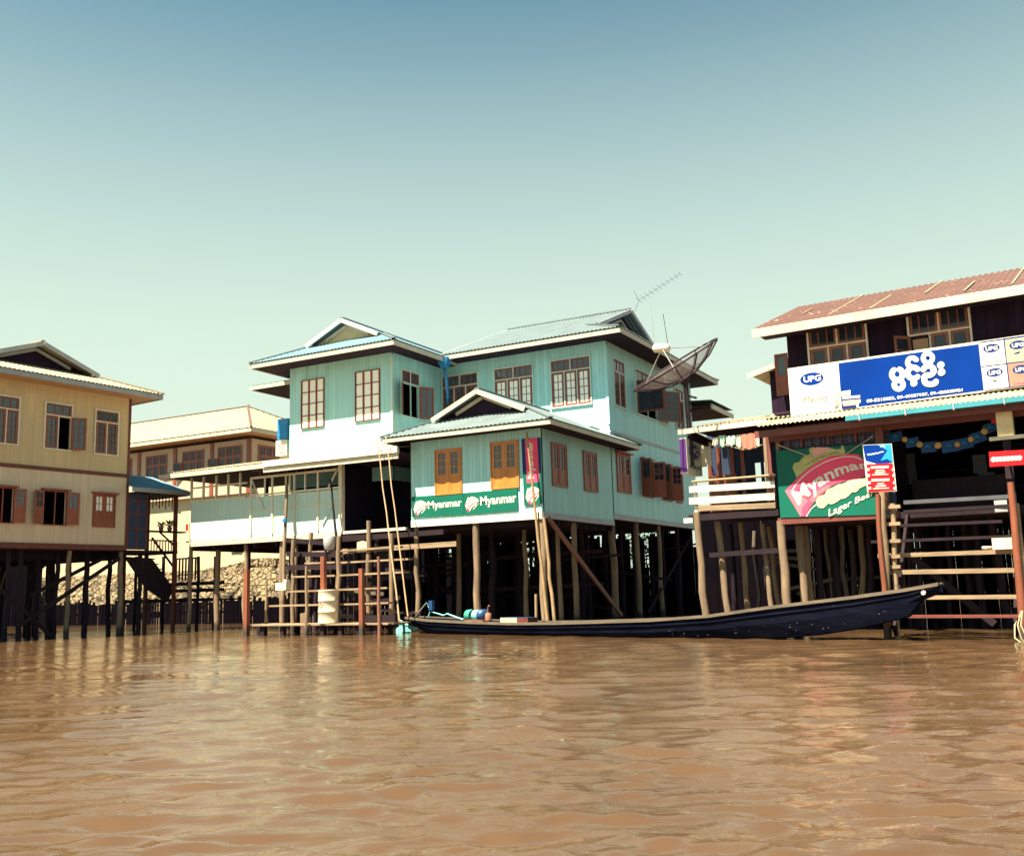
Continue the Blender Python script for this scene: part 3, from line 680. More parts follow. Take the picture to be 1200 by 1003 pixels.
def wall_sign(fr, name, label, cat, W, px, corners, m, t=.03, frame=None, back=None):
    """board thickness + artwork layer; corners in photo pixels on the wall plane"""
    root = fthing(fr, name, label, cat)
    q = [px(*c) for c in corners]
    b_ = MB(); n = W(0, 0, 1); o = W(0, 0, 0); n = Vector(n)-Vector(o)
    b_.slab([W(u, v, .002) for u, v in q], n, t, m); b_.build('board', root)
    return root, Sign(W, px)
pxp = lambda x, y: TH.yy(x, y, YP-.045)
Wpb = Off('f', YP-.045)
for i, (c4, lg, tx) in enumerate((
    (((482.3, 582.3), (543.3, 577.8), (543.6, 603.5), (483, 605.8)), (492, 593.5), ((501, 587.5), (540.5, 584), (541.5, 595.5), (502, 598.8))),
    (((543.7, 577.7), (606, 572.5), (607, 598), (544, 603.4)), (552.5, 589), ((562.5, 582), (605, 577.2), (605.5, 591.5), (563.5, 595.2))))):
    root, S = wall_sign(TH, 'banner', ('left of the two long green banners, at the far end of the turquoise wall' if i == 0 else 'right of the two long green banners, directly under an orange window'), 'banner', Wpb, pxp, c4, 'signgreen')
    banner_logo(S, lg, 7.6)
    S.text('Myanmar', tx, 'signwhite', weight=.02); S.mb.build('artwork', root)
root, S = wall_sign(TH, 'banner', 'upright pink and green banner with sideways white lettering at the turquoise wall corner', 'banner', Wpb, pxp, ((611, 514.3), (632.8, 512.8), (635.2, 590), (614.3, 592)), 'signgreen')
S.poly([(611, 514.3), (632.8, 512.8), (633.9, 552), (612.6, 554)], 'signnavy')
S.poly([(615, 514.2), (629.5, 513.2), (632, 564.5), (617.5, 566)], 'pink')
S.poly([(612.7, 554), (616.9, 553.6), (617.5, 566), (632, 564.6), (631.6, 552.5), (633.9, 552), (634.2, 566), (613.2, 568)], 'signgreen')
S.text('Myanmar', ((618.5, 561), (615.6+1.2, 517), (626, 516.5), (628.2, 560)), 'signwhite', weight=.02)
banner_logo(S, (623.8, 578.5), 8.6, .65); S.mb.build('artwork', root)

# ================================================================== covered river terrace, left of the turquoise wing
TF = Fr((-28.6, 27.2), 0)
ter = fthing(TF, 'river_terrace', 'covered white framed terrace with pale blue sheet parapet built out over the river', 'terrace')
X0, X1, X2 = 0.0, TF.yy(400, 622)[0], TF.yy(481, 610)[0]
ZB, ZP, ZT = 3.27, TF.yy(222, 589)[1], TF.yy(222, 556)[1]
Wt = Off('f', 0.0)
b = MB(); obox(b, Wt, X0, X1, ZB, ZP, -.03, 0, 'pale'); b.box(X0, X0+.03, .031, 4.0, ZB, ZP, 'pale'); b.build('parapet', ter)
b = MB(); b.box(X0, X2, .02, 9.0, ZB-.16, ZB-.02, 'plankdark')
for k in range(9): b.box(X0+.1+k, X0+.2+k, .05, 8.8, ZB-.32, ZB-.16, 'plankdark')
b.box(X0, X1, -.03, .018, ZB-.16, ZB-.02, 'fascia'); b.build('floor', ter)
b = MB(); b.box(X1, X2-.12, -.12, .03, ZB-.06, ZB+.03, 'whiteb'); b.build('threshold', ter)
# white frame of posts and rails
b = MB(); xs = [TF.yy(px, 575)[0] for px in (224, 238, 253, 267, 281)]
for x in xs: obox(b, Wt, x-.035, x+.035, ZP, ZT, -.06, .01, 'white')
obox(b, Wt, X0, xs[-1]+.3, ZP, ZP+.06, -.05, .03, 'white'); obox(b, Wt, X0, X1, ZT-.02, ZT+.08, -.055, .015, 'white')
zr = (ZP+ZT)/2; obox(b, Wt, X0, xs[-1]+.35, zr-.03, zr+.03, -.04, .004, 'white'); b.build('frame', ter)
# second frame further right, standing in front of the parapet
b = MB(); fx = [TF.yy(px, 600)[0] for px in (294.5, 319.5, 345.5, 373)]; za = TF.yy(295, 560)[1]
for x in fx: obox(b, Wt, x-.035, x+.035, ZB+.12, za, .005, .05, 'white')
xe = fx[-1]
obox(b, Wt, fx[0], X1, za-.06, za+.02, .012, .06, 'white'); obox(b, Wt, fx[0], X1, ZP+.02, ZP+.08, .012, .056, 'white'); obox(b, Wt, fx[0], X1, ZB+1.0, ZB+1.04, .008, .03, 'white')
for px in (311, 335.5, 340, 358): x = TF.yy(px, 575)[0]; obox(b, Wt, x-.03, x+.03, ZP+.08, za-.06, .0, .04, 'white')
b.beam(Wt(fx[0]+.05, za-.1, .035), Wt(fx[0]+.62, ZP-.45, .035), .04, .05, 'white', up=(0, 1, 0)); b.beam(Wt(X1-.1, za+.05, .035), Wt(X1-.55, ZP+.05, .035), .04, .05, 'white', up=(0, 1, 0))
b.beam(Wt(X1-.35, ZB+.95, .02), Wt(X1-.8, ZB+.3, .02), .04, .05, 'pale', up=(0, 1, 0))
b.build('lattice_frame', ter)
b = MB(); obox(b, Wt, X1-.07, X1+.07, ZB, ZT+.12, -.1, .07, 'white'); b.build('corner_post', ter)
b = MB(); zu = TF.yy(300, 545)[1]
for k in range(14):
    x = fx[0]+.4+k*.42
    if x < X1: obox(b, Wt, x-.02, x+.02, za+.02, ZT, -.03, .005, 'brownlight')
obox(b, Wt, fx[0], X1, ZT-.14, ZT-.10, -.02, .008, 'white'); b.build('upper_lattice', ter)
# dark room behind, tables, back posts
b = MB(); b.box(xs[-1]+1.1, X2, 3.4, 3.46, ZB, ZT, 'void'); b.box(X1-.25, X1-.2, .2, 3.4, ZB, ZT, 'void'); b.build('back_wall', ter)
b = MB(); xx_ = TF.yy(444, 590)[0]; b.box(xx_-.3, xx_+.9, 2.9, 2.96, ZB, ZT-.2, 'rust'); b.box(xx_-.15, xx_+.25, 2.86, 2.9, ZB+1.1, ZB+1.9, 'glassg'); b.build('door', ter)
for x in (1.6, 3.4, 5.0): MB().box(x, x+.12, 2.2, 2.32, ZB, ZT+.1, 'plankdark').build('post', ter)
b = MB()
for x, y in ((.8, 1.2), (2.6, 1.6), (4.0, 1.0)):
    b = MB(); b.box(x, x+1.1, y, y+.7, ZB+.78, ZB+.82, 'plankdark')
    for a, c in ((.05, .05), (1.0, .05), (.05, .6), (1.0, .6)): b.box(x+a, x+a+.05, y+c, y+c+.05, ZB, ZB+.78, 'plankdark')
    tag(b.build('table', None, tuple(TF.l)), 'dark wooden table on the %s' % ('open terrace, nearest its outer corner' if x < 1 else ('open terrace, middle of three tables' if x < 3 else 'terrace beside the white lattice frame')), 'table', 'tables on the terrace')
# roof: a long thin sheet with a cream fascia
xa, _, zA = TF.y(187, 556, -.72); xb = X2+.1; zB = zA
r = MB(); r.corr([(xa, -.77, zA), (xb, -.77, zA), (xb, 2.05, zA+.55), (xa+1.4, 2.05, zA+.55)], (1, 0, 0), 'roofcream', .14)
r.corr([(xa+1.4, 2.06, zA+.56), (xb, 2.06, zA+.56), (xb, 4.5, zA+.1), (xa+1.4, 4.5, zA+.1)], (1, 0, 0), 'roofcream', .14)
rf = r.build('roof', ter)
r = MB(); r.box(xa, xb, -.77, -.73, zA-.19, zA-.03, 'fascia'); r.build('fascia', rf)
r = MB(); x_ = TF.yy(327, 548)[0]; r.box(x_, xb, -.87, -.785, zA-.17, zA+.03, 'white'); r.box(x_, xb, -.81, -.775, zA-.36, zA-.2, 'fascia'); r.build('gutter', rf)
r = MB(); r.box(xa+.05, xb, -.72, 4.4, zA-.14, zA-.11, 'soffit'); r.build('soffit', rf)
for px in (224, 256, 288, 331, 346):
    x, z = TF.yy(px, 640, .15 if px != 256 else .9); y = .15 if px != 256 else .9
    stilt(ter, x, y, -1.2, ZB-.1, {224: .075, 256: .11, 288: .085}.get(px, .1))
for x, y in [(a, c) for c in (2.6, 5.2, 7.8) for a in (.6, 2.6, 4.6, 6.6, 8.6)]: stilt(ter, x+random.uniform(-.2, .2), y, -1.2, ZB-.1, .085, 'piledark')

# ================================================================== steps down to the landing stage
ST = Fr((-20.5, 24.3), 0)
stp = fthing(ST, 'river_steps', 'wide weathered plank steps rising from the landing stage to the terrace opening', 'steps')
rows = [(710.6, 317, 458, .6), (693, 339, 456, 1.0), (676, 344, 477, 1.5), (660, 360, 481, 1.9), (646, 368, 470, 2.3)]
for k, (py, pa, pb, y) in enumerate(rows):
    a = ST.y(pa, py, y); c = ST.y(pb, py-5*(pb-pa)/140, y); zz = (a[2]+c[2])/2; mid = ST.y(397, py-2, y)[0]
    for q0, q1 in ((a[0], mid-.06), (mid+.06, c[0])):
        b = MB(); b.beam((q0, y, zz+random.uniform(-.02, .02)), (q1, y, zz+random.uniform(-.02, .02)), .26, .055, 'plank'); b.build('tread', stp)
for px, py0, py1, y in ((397, 628, 700, 1.4), (459, 625, 705, .9), (344, 632, 677, 1.7), (432, 610, 655, 2.3), (364.5, 624, 676, 2.4)):
    a = ST.y(px, py0, y); MB().rod([(a[0]-.05, y, -1.0), (a[0], y, a[2])], .085, 'pile', 9, .07, bend=.03, seg=6, knots=.07).build('post', stp)
for (p0, p1, y, m) in (((336, 633), (396, 637), 2.35, 'plankdark'), ((402, 630), (455, 628), 2.4, 'plankdark'), ((336, 649), (396, 650), 2.0, 'plankdark'), ((336, 665), (396, 664), 1.6, 'plankdark'), ((401, 646), (535, 637), 2.6, 'plank'), ((401, 632), (520, 623), 2.7, 'plankdark')):
    a = ST.y(*p0, y); c = ST.y(*p1, y); MB().beam(a, c, .05, .16, m).build('rail', stp)
# landing stage
LS = Fr((-23.1, 24.1), 0)
land = fthing(LS, 'landing_stage', 'low plank landing stage just above the water in front of the terrace steps', 'landing stage')
a = LS.y(289, 734, 0); c = LS.y(455, 729, 0); zt = .33
for k in range(5):
    b = MB(); b.box(a[0]-.1, c[0], -.02+k*.26, .21+k*.26, zt-.05+random.uniform(-.008, .008), zt, 'plank'); b.build('plank', land)
for px in (308, 331, 378, 399, 420, 440): x = LS.y(px, 745, .1)[0]; MB().box(x-.07, x+.07, .06, .2, -1, zt-.06, 'plankdark').build('leg', land)
for px in (300, 345, 390, 435): x = LS.y(px, 740, .9)[0]; MB().box(x-.06, x+.06, 1.0, 1.12, -1, zt-.06, 'plankdark').build('leg', land)
b = MB(); a2 = LS.y(423, 730, .3); b.box(a2[0], a2[0]+1.2, .5, .55, .2, .55, 'plankdark'); b.build('side_board', land)
# mooring posts round the landing stage
lab = [(288, 667, 746, .07, -.12, 'redpost', 'sq', 'thick red square post at the left end of the landing stage'),
       (378.5, 652, 735, .07, .35, 'redpost', 'sq', 'red post rising behind the dirty cream drum'),
       (423.5, 666, 744, .065, -.1, 'redpost', 'sq', 'short red square post at the right end of the landing stage'),
       (443, 652, 742, .06, -.1, 'rusty', 'r', 'slim pointed brown post between the red post and the boat stern'),
       (357.5, 663, 744, .055, -.12, 'pile', 'r', 'slim grey post left of the drum on the landing stage'),
       (311, 678, 734, .05, .6, 'pile', 'r', 'leaning grey stick behind the left half of the landing stage')]
for px, p0, p1, r, y, m, kind, txt in lab:
    zt_ = LS.y(px, p0, y)[2]; x = LS.y(px+1, p1-8, y)[0]; b = MB()
    if kind == 'sq': b.beam((x, y, -1), (x-.02, y, zt_), r*2, r*2, m)
    else: b.rod([(x+.02, y, -1), (x, y, zt_)], r, m, 9, r*.7, bend=.02, seg=5, knots=.05)
    tag(b.build('mooring_post', None, tuple(LS.l)), txt, 'post', 'mooring posts at the landing stage')
# drum
x, _, z0 = LS.y(384.5, 731, .25); z1 = LS.y(384.5, 691, .25)[2]; rr = .30
dr = thing('drum', 'dirty cream steel drum with red marks standing on the landing stage', 'drum', (x+LS.l[0], .25+LS.l[1], zt))
h = z1-zt
b = MB(); b.lathe((0, 0, .002), [(0, rr), (.03, rr+.012), (.05, rr), (h*.33, rr), (h*.345, rr+.014), (h*.36, rr), (h*.66, rr), (h*.675, rr+.014), (h*.69, rr), (h-.05, rr), (h-.03, rr+.012), (h, rr)], 'barrel', 28); b.build('shell', dr)
b = MB(); b.lathe((0, 0, h-.02), [(0, rr-.03), (.025, rr-.03)], 'barrel', 28); b.build('lid', dr)
S = MB()
for j, (u, v) in enumerate(((-.30, .50), (-.12, .52), (.08, .50), (.28, .53), (-.25, .58), (.1, .6), (.34, .44))):
    a_ = -math.pi/2-.3+u*1.3; w_ = .07
    for s_ in (0, 1): S.add([((rr+.004)*math.cos(t), (rr+.004)*math.sin(t), z) for t, z in ((a_-w_*(1-s_*.6), h*(v-.05)), (a_+w_*(1-s_*.6), h*(v-.05)), (a_+w_*(.4+s_*.5), h*(v+.03)), (a_-w_*.5, h*(v+.05)))][:4], [(0, 1, 2, 3)], 'rusty') if s_ == j % 2 else None
S.build('painted_mark', dr)
# bucket / bag on the steps, small box
x, y, z = ST.y(385, 645, 2.0)
b = MB(); b.lathe((0, 0, 0), [(0, .14), (.05, .17), (.2, .20), (.42, .21), (.46, .19)], 'greyfascia', 14)
tag(b.build('bucket', None, (x+ST.l[0], 2.05+ST.l[1], z+.02)), 'grey plastic bucket standing on the upper terrace steps', 'bucket')
x, y, z = ST.y(339, 692, 1.3); b = MB(); b.box(-.22, .22, -.12, .12, 0, .24, 'whiteb'); b.box(.1, .22, -.10, .10, .242, .34, 'whiteb')
tag(b.build('crate', None, (x+ST.l[0], 1.0+ST.l[1], z+.02)), 'small pale crate on the left end of a low step', 'crate')
b = MB(); x, y, z = ST.y(424, 643, 2.2); b.add([(-.2, 0, .0), (.2, 0, .0), (.19, .02, .32), (.02, .03, .36), (-.21, .02, .33), (-.2, .1, 0), (.2, .1, 0), (.19, .12, .32), (-.21, .12, .33)], [(0, 1, 2, 3, 4), (5, 8, 7, 6), (0, 5, 6, 1), (1, 6, 7, 2), (4, 8, 5, 0)], 'rope')
tag(b.build('sack', None, (x+ST.l[0], 2.2+ST.l[1], z-.1)), 'pale sack hung over the upper rail of the terrace steps', 'sack')
# loose poles leaning on the terrace and wing
def pole(fr, p0, y0, p1, y1, r, m, txt, grp=None, r1=None, bend=.02):
    a = fr.y(*p0, y0); c = fr.y(*p1, y1); O = Vector(fr.l)
    o = MB().rod([a, c], r, m, 8, r1 or r*.7, bend=bend, seg=7, knots=.05).build('bamboo_pole', None, tuple(O)); o.rotation_euler.z = fr.rot
    return tag(o, txt, 'pole', grp)
G_ = 'bamboo poles leaning against the houses'
pole(TH, (468, 728), -2.6, (442, 515), -.9, .030, 'bamboo', 'left of the two crossing bamboo poles in front of the terrace opening', G_, .022)
pole(TH, (478, 722), -2.5, (452, 512), -.9, .027, 'bamboo', 'right of the two crossing bamboo poles in front of the terrace opening', G_, .02)
pole(TH, (642, 732), -.55, (617, 480+26), -.35, .055, 'bamboo', 'long bamboo pole leaning across the upright pink banner', G_, .03)
pole(TH, (650, 732), -.5, (637, 606), -.3, .055, 'bamboo', 'stout short bamboo pole at the turquoise wing corner pile', G_, .05)
pole(TH, (638, 730), -.6, (631, 600), -.3, .03, 'pile', 'thin grey pole just left of the wing corner pile', G_, .025)
a = TF.y(331, 700, -.6)
pole(TF, (331, 704), -.6, (336.5, 566), -.3, .075, 'pile', 'grey pole with a blue band rising before the terrace parapet', G_, .05)
pole(TF, (396, 640), -.5, (387, 562), -.35, .05, 'piledark', 'dark crooked pole against the right end of the terrace parapet', G_, .03)
o = MB(); a = TF.y(333.6, 612, -.47); o.lathe((0, 0, 0), [(0, .085), (.12, .085)], 'bluepipe', 12)
tag(o.build('blue_band', None, (a[0]+TF.l[0], a[1]+TF.l[1], a[2])), 'blue plastic band wrapped round the grey terrace pole', 'band')

# ================================================================== yellow house on the left
YF = Fr((-30.22, 25.51), -4.8)
yel = fthing(YF, 'stilt_house', 'two storey yellow and cream stilt house at the left edge with a bleached roof', 'house')
Wy = Off('s', 0.0); YL, YR = -8.2, .12; Z0, Z1, Z2 = 3.17, 5.75, 8.75
f = lambda px, py: YF.xx(px, py)
up = [rect(YF.xx, (-6, 461), (19.5, 521), 0), rect(YF.xx, (54, 472.5), (81.5, 527.5), 0), rect(YF.xx, (112.5, 481.5), (136.5, 533.5), 0)]
zz0 = sum(r[2] for r in up)/3; zz1 = sum(r[3] for r in up)/3; up = [(r[0], r[1], zz0, zz1) for r in up]
lo = [rect(YF.xx, (-10, 571), (14, 613), 0), rect(YF.xx, (51, 575), (76, 615), 0), rect(YF.xx, (110, 579), (133, 617), 0)]
zz0 = sum(r[2] for r in lo)/3; zz1 = sum(r[3] for r in lo)/3; lo = [(r[0], r[1], zz0, zz1) for r in lo]
midu = (up[1][0]+up[1][1])/2
b = MB(); wall(b, Wy, YL, YR, Z1, Z2, [(midu, up[1][1], up[1][2], up[1][3]-.28*(up[1][3]-up[1][2]))], 'yellow'); b.box(-9, -.081, YL, YL+.08, Z1, Z2, 'yellow'); b.box(-9, -.081, YR-.08, YR, Z1, Z2, 'yellow'); b.box(-9, -8.92, YL+.081, YR-.081, Z1, Z2, 'yellow')
b.build('upper_wall', yel)
b = MB(); wall(b, Wy, YL, YR, Z0, Z1, [lo[0], lo[1]], 'cream'); b.box(-9, -.081, YL, YL+.08, Z0, Z1, 'cream'); b.box(-9, -.081, YR-.08, YR, Z0, Z1, 'cream'); b.box(-9, -8.92, YL+.081, YR-.081, Z0, Z1, 'cream')
b.build('lower_wall', yel)
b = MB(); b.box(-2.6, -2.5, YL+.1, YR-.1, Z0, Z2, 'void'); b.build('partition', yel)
b = MB(); b.box(0.001, .035, YL, YR+.0, Z1-.06, Z1+.07, 'rust'); b.build('belt_trim', yel)
b = MB(); b.box(0.001, .045, YL, YR, Z0-.16, Z0+.03, 'rust'); b.build('base_board', yel)
b = MB(); b.box(-.05, .03, YR-.06, YR+.03, Z0+.03, Z2, 'rust'); b.build('corner_trim', yel)
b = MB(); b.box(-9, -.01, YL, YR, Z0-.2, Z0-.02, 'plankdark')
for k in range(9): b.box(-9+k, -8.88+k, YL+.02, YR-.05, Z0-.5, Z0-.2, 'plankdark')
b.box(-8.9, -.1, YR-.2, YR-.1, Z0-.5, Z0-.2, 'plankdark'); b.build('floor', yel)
roof(yel, -9.9, .92, -7.25-.0, .92, 8.84, .365, 'x', (1.7, 1.9), 'roofcream', 'greyfascia', 'soffitw', vent='greyfascia', vmat='purple', oh=.5, fh=.2, pitch=.16, cap='roofcream')
for i, r in enumerate(up):
    window(yel, Wy, *r, cols=2, transom=.27, tcols=1, bars=(2, 4), trim='white', sashm='brown', pane='glassg', opened=(1,) if i == 1 else (), shutter=('r',) if i == 1 else (), ang=35)
window(yel, Wy, *lo[0], cols=2, bars=(2, 3), trim='brown', sashm='shutterred', shm='shutterred', pane='glassg', opened=(0, 1), shutter=('r',), ang=15, panel=.45, trimw=.03, hood=True)
window(yel, Wy, *lo[1], cols=2, bars=(2, 2), trim='brown', sashm='shutterred', shm='shutterred', pane='glassg', opened=(0, 1), shutter=('l', 'r'), ang=15, panel=.45, trimw=.03, hood=True)
window(yel, Wy, *lo[2], cols=2, bars=(2, 2), trim='shutterred', sashm='shutterred', pane='curtain', panel=.45, trimw=.03, hood=True)
for px, pb, Xo, m in ((140.5, 743, -.12, 'pile'), (163, 741, -.3, 'piledark'), (100, 744, -.5, 'piledark'), (80, 747, -.1, 'pile'), (127, 741, -1.4, 'piledark'), (66, 748, -.8, 'piledark'), (58, 740, -1.5, 'piledark'), (44, 742, -.9, 'piledark'), (22, 748, -.2, 'piledark'), (8, 750, -.3, 'piledark')):
    y = YF.xx(px, 690, Xo)[0]; stilt(yel, Xo, y, -1.2, Z0-.15, .10 if px in (140.5, 100) else .085, m, lean=(.0, random.uniform(-.06, .06)))
for x in (-3, -5, -7.2, -8.8):
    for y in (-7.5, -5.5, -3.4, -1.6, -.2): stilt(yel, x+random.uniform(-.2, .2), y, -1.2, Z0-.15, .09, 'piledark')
for p0, p1, X_, m in (((140, 654), (20, 735), -.05, 'plankdark'), ((125, 652), (35, 698), -.6, 'plankdark'), ((60, 655), (34, 677), -1.2, 'plankdark'), ((0, 690), (60, 745), -.2, 'plankdark')):
    a = YF.x(*p0, X_); c = YF.x(*p1, X_); MB().beam(a, c, .05, .13, m).build('brace', yel)
# side porch of the yellow house with a teal lean-to roof
por = fthing(YF, 'side_porch', 'open brown timber porch with a teal lean-to roof beside the yellow house', 'porch')
a = YF.x(147, 566, .35); c = YF.x(222, 580, .35); ya, yc = YR-.1, c[1]; ze = (a[2]+c[2])/2
b = MB(); b.corr([(.4, ya+.0, ze), (.4, yc, ze), (-1.9, yc, ze+.75), (-1.9, ya, ze+.75)], (0, 1, 0), 'roofteal', .14); rf = b.build('roof', por)
MB().box(.40, .44, ya, yc, ze-.16, ze-.0, 'greyfascia').build('fascia', rf); MB().box(-1.8, .38, ya+.2, yc-.05, ze-.18, ze-.15, 'soffit').build('soffit', rf)
yq = [YF.xx(px, 610, .02)[0] for px in (150, 172, 206)]
b = MB(); zf = YF.xx(160, 644, .02)[1]; zc = ze-.18
for y in (yq[0], (yq[0]+yq[1])/2, yq[1]): b.box(-.03, .03, y-.03, y+.03, zf, zc, 'rust')
for z in (zf, zf+(zc-zf)*.36, zf+(zc-zf)*.62, zf+(zc-zf)*.86): b.box(-.02, .025, yq[0], yq[1], z, z+.05, 'rust')
b.build('screen_frame', por)
b = MB(); b.box(-.005, .005, yq[0], yq[1], zf+.05, zc, 'clothb'); b.build('screen', por)
b = MB(); b.box(-1.9, .05, YR+.02, yq[2]+.1, zf-.12, zf-.02, 'plankdark'); b.build('floor', por)
for y, x in ((yq[2], 0), (yq[2], -1.7), (yq[1]+.3, -1.7)): MB().box(x-.06, x+.06, y-.06, y+.06, -1, zc, 'rust').build('post', por)
b = MB()
for k in range(9): y = yq[1]+.12+k*(yq[2]-yq[1])/9; b.box(-.012, .012, y-.015, y+.015, zc-.42-.1*(k % 2), zc, 'plankdark')
b.build('fringe', por)
zs = YF.xx(190, 622, .02)[1]
b = MB(); b.box(-.25, .12, yq[1], yq[2]+.45, zs-.05, zs, 'plankdark'); b.beam((.0, yq[2]-.7, zs-.05), (0, yq[2]-.05, zf+.2), .04, .06, 'plankdark'); b.build('shelf', por)
b = MB()
for k in range(11): y = yq[1]+.1+k*.13; b.box(-.02, .01, y, y+.03, zf-.02, zf+.34, 'rust')
b.box(-.03, .02, yq[1], yq[2], zf+.34, zf+.39, 'rust'); b.build('balustrade', por)
def plant(name, label, loc, h, rad, n, mpot='rusty', leaf='leafdark', grp=None):
    t = thing(name, label, 'plant', loc, 0, grp); b = MB(); b.lathe((0, 0, 0), [(0, .07), (.15, .10), (.16, .09)], mpot, 12); b.build('pot', t)
    f = MB()
    for i in range(n):
        a = random.uniform(0, 6.28); l = random.uniform(.5, 1)*rad; z = .15+random.uniform(.1, 1)*h; d = Vector((math.cos(a), math.sin(a), random.uniform(.1, .9))); s = Vector((-d.y, d.x, 0))*.03
        p = Vector((0, 0, z*.6)); f.add([p, p+d*l*.5+s, p+d*l, p+d*l*.5-s], [(0, 1, 2, 3)], leaf)
    f.build('foliage', t); return t
wl = lambda fr, x, y, z: tuple(fr.l+fr.ax*x+fr.ay*y+np.array([0, 0, z]))
for k, (px, d) in enumerate(((189, 'left of two dark potted plants on the porch shelf'), (199, 'right, larger of two dark potted plants on the porch shelf'))):
    y = YF.xx(px, 618, -.05)[0]; plant('potted_plant', d, wl(YF, -.06, y, zs+.002), .25+.1*k, .3+.08*k, 46, grp='potted plants on the porch shelf')
# stairs down from the porch, with a solid dark flank, plus the walkway and its railing
sta = fthing(YF, 'porch_stair', 'dark timber stair going down from the porch towards the bank', 'stair')
p = [YF.x(*q, -.15) for q in ((146, 652), (178, 654), (204, 690), (196, 706), (172, 690))]
b = MB(); b.slab(p, (1, 0, 0), .06, 'plankdark'); b.build('stringer', sta)
for k in range(7):
    t = k/6; y = p[1][1]+(p[2][1]-p[1][1])*t; z = p[1][2]+(p[2][2]-p[1][2])*t; MB().box(-1.2, -.22, y-.05, y+.2, z-.04, z, 'plankdark').build('tread', sta)
b = MB(); a = YF.x(178, 630, -.1); c = YF.x(206, 668, -.1); b.beam(a, c, .05, .07, 'plankdark'); b.build('handrail', sta)
wk = Fr((-33.2, 29.6), 0)
walk = fthing(wk, 'walkway', 'dark timber walkway with a slatted railing between the yellow house and the terrace', 'walkway')
zt_ = 2.5*0+wk.y(220, 655, 0)[2]; zb_ = wk.y(220, 680, 0)[2]
xa, xb = wk.y(203, 660, 0)[0], wk.y(233, 660, 0)[0]
b = MB()
for k in range(9): x = xa+(xb-xa)*k/8; b.box(x-.02, x+.02, -.03, .03, zb_, zt_, 'plankdark')
b.box(xa, xb, -.04, .04, zt_, zt_+.06, 'plankdark'); b.build('railing', walk)
xl, xr = wk.y(140, 700, 0)[0], wk.y(262, 700, 0)[0]
for py, dy in ((684, 0), (692, .0), (703, -.2)):
    z = wk.y(220, py, dy)[2]; MB().box(xl+(0 if py > 700 else 2.0), xr, dy-.04, dy+.04, z-.07, z+.07, 'plankdark').build('rail', walk)
z = wk.y(220, 703, 0)[2]; MB().box(xl, xr, .05, 1.6, z-.04, z+.02, 'plankdark').build('deck', walk)
for px in (221, 231, 251, 158, 190): x = wk.y(px, 700, 0)[0]; MB().rod([(x, .02, -1), (x, .02, wk.y(px, 652, 0)[2])], .065, 'piledark', 8, bend=.02, seg=4).build('post', walk)

# ================================================================== cream house far behind
BG = Fr((px_ := 0) or (-42.4, 45.0), 0)
bgh = fthing(BG, 'distant_house', 'cream walled house with a broad bleached roof behind the yellow house', 'house')
Wb = Off('f', 0.0); Wbs = Off('s', 0.0); zt = 10.7; zmid = BG.yy(240, 582)[1]
b = MB(); b.box(-26, -.0, .0, 9, zmid, zt, 'bgwall2'); b.build('upper_wall', bgh)
b = MB(); b.box(-26, 4.0, .35, 9, .8, zmid+.6, 'bgwall'); b.build('lower_wall', bgh)
roof(bgh, -27, 1.0, -1.1, 10.0, 11.15, .48, 'x', (5.5, 5.5), 'roofcream', 'fascia', 'soffitw', vent='roofcream', vmat='roofcream', oh=.0, fh=.25, pitch=.3, cap='roofrust')
for i, (pa, pb, pt, pe) in enumerate(((153-8, 154, 530, 553), (172.5, 195, 533, 556), (215, 238.5, 527, 549), (256.5, 283, 521, 545))):
    r = rect(BG.yy, (pa, pt), (pb, pe), 0); z0_, z1_ = BG.yy(195, 562)[1], BG.yy(195, 533)[1]
    window(bgh, Wb, r[0], r[1], z0_, z1_, cols=3, transom=.4, tcols=3, bars=(1, 1), trim='brownlight', sashm='brown', pane='glass', shutter=('l',) if i > 1 else (), ang=20)
r = rect(BG.xx, (303, 521), (326, 545), 0); window(bgh, Wbs, r[0], r[1], z0_, z1_, cols=3, transom=.4, tcols=3, bars=(1, 1), trim='brownlight', sashm='brown', pane='glass')
for px in (163.5, 205.5, 248.5): x = BG.yy(px, 540)[0]; MB().box(x-.14, x+.14, -.06, -.002, zmid, zt, 'brown').build('pilaster', bgh)
MB().box(-.3, .05, -.08, -.003, zmid, zt, 'brown').build('pilaster', bgh)
x = BG.yy(219, 622, .3)[0]; z = BG.yy(219, 612, .3)[1]; z2 = BG.yy(219, 634, .3)[1]
tg = thing('wall_notice', 'narrow upright notice with red marks on the cream wall beside the terrace', 'notice', (BG.l[0]+x, BG.l[1]+.3, z2))
MB().box(-.16, .16, 0, .04, 0, z-z2, 'signcream').build('board', tg)
b = MB()
for k in range(3): b.box(-.11, .11, -.012, -.002, (z-z2)*(.62+.12*k)-.06, (z-z2)*(.62+.12*k)+.06, 'red')
b.build('red_marks', tg)
x, z = BG.yy(277, 640, .3); b = MB(); b.box(-.45, .45, -.03, 0, -.35, .35, 'greenp'); tag(b.build('green_panel', None, (BG.l[0]+x, BG.l[1]+.3, z)), 'small green panel on the cream wall seen under the terrace', 'panel')

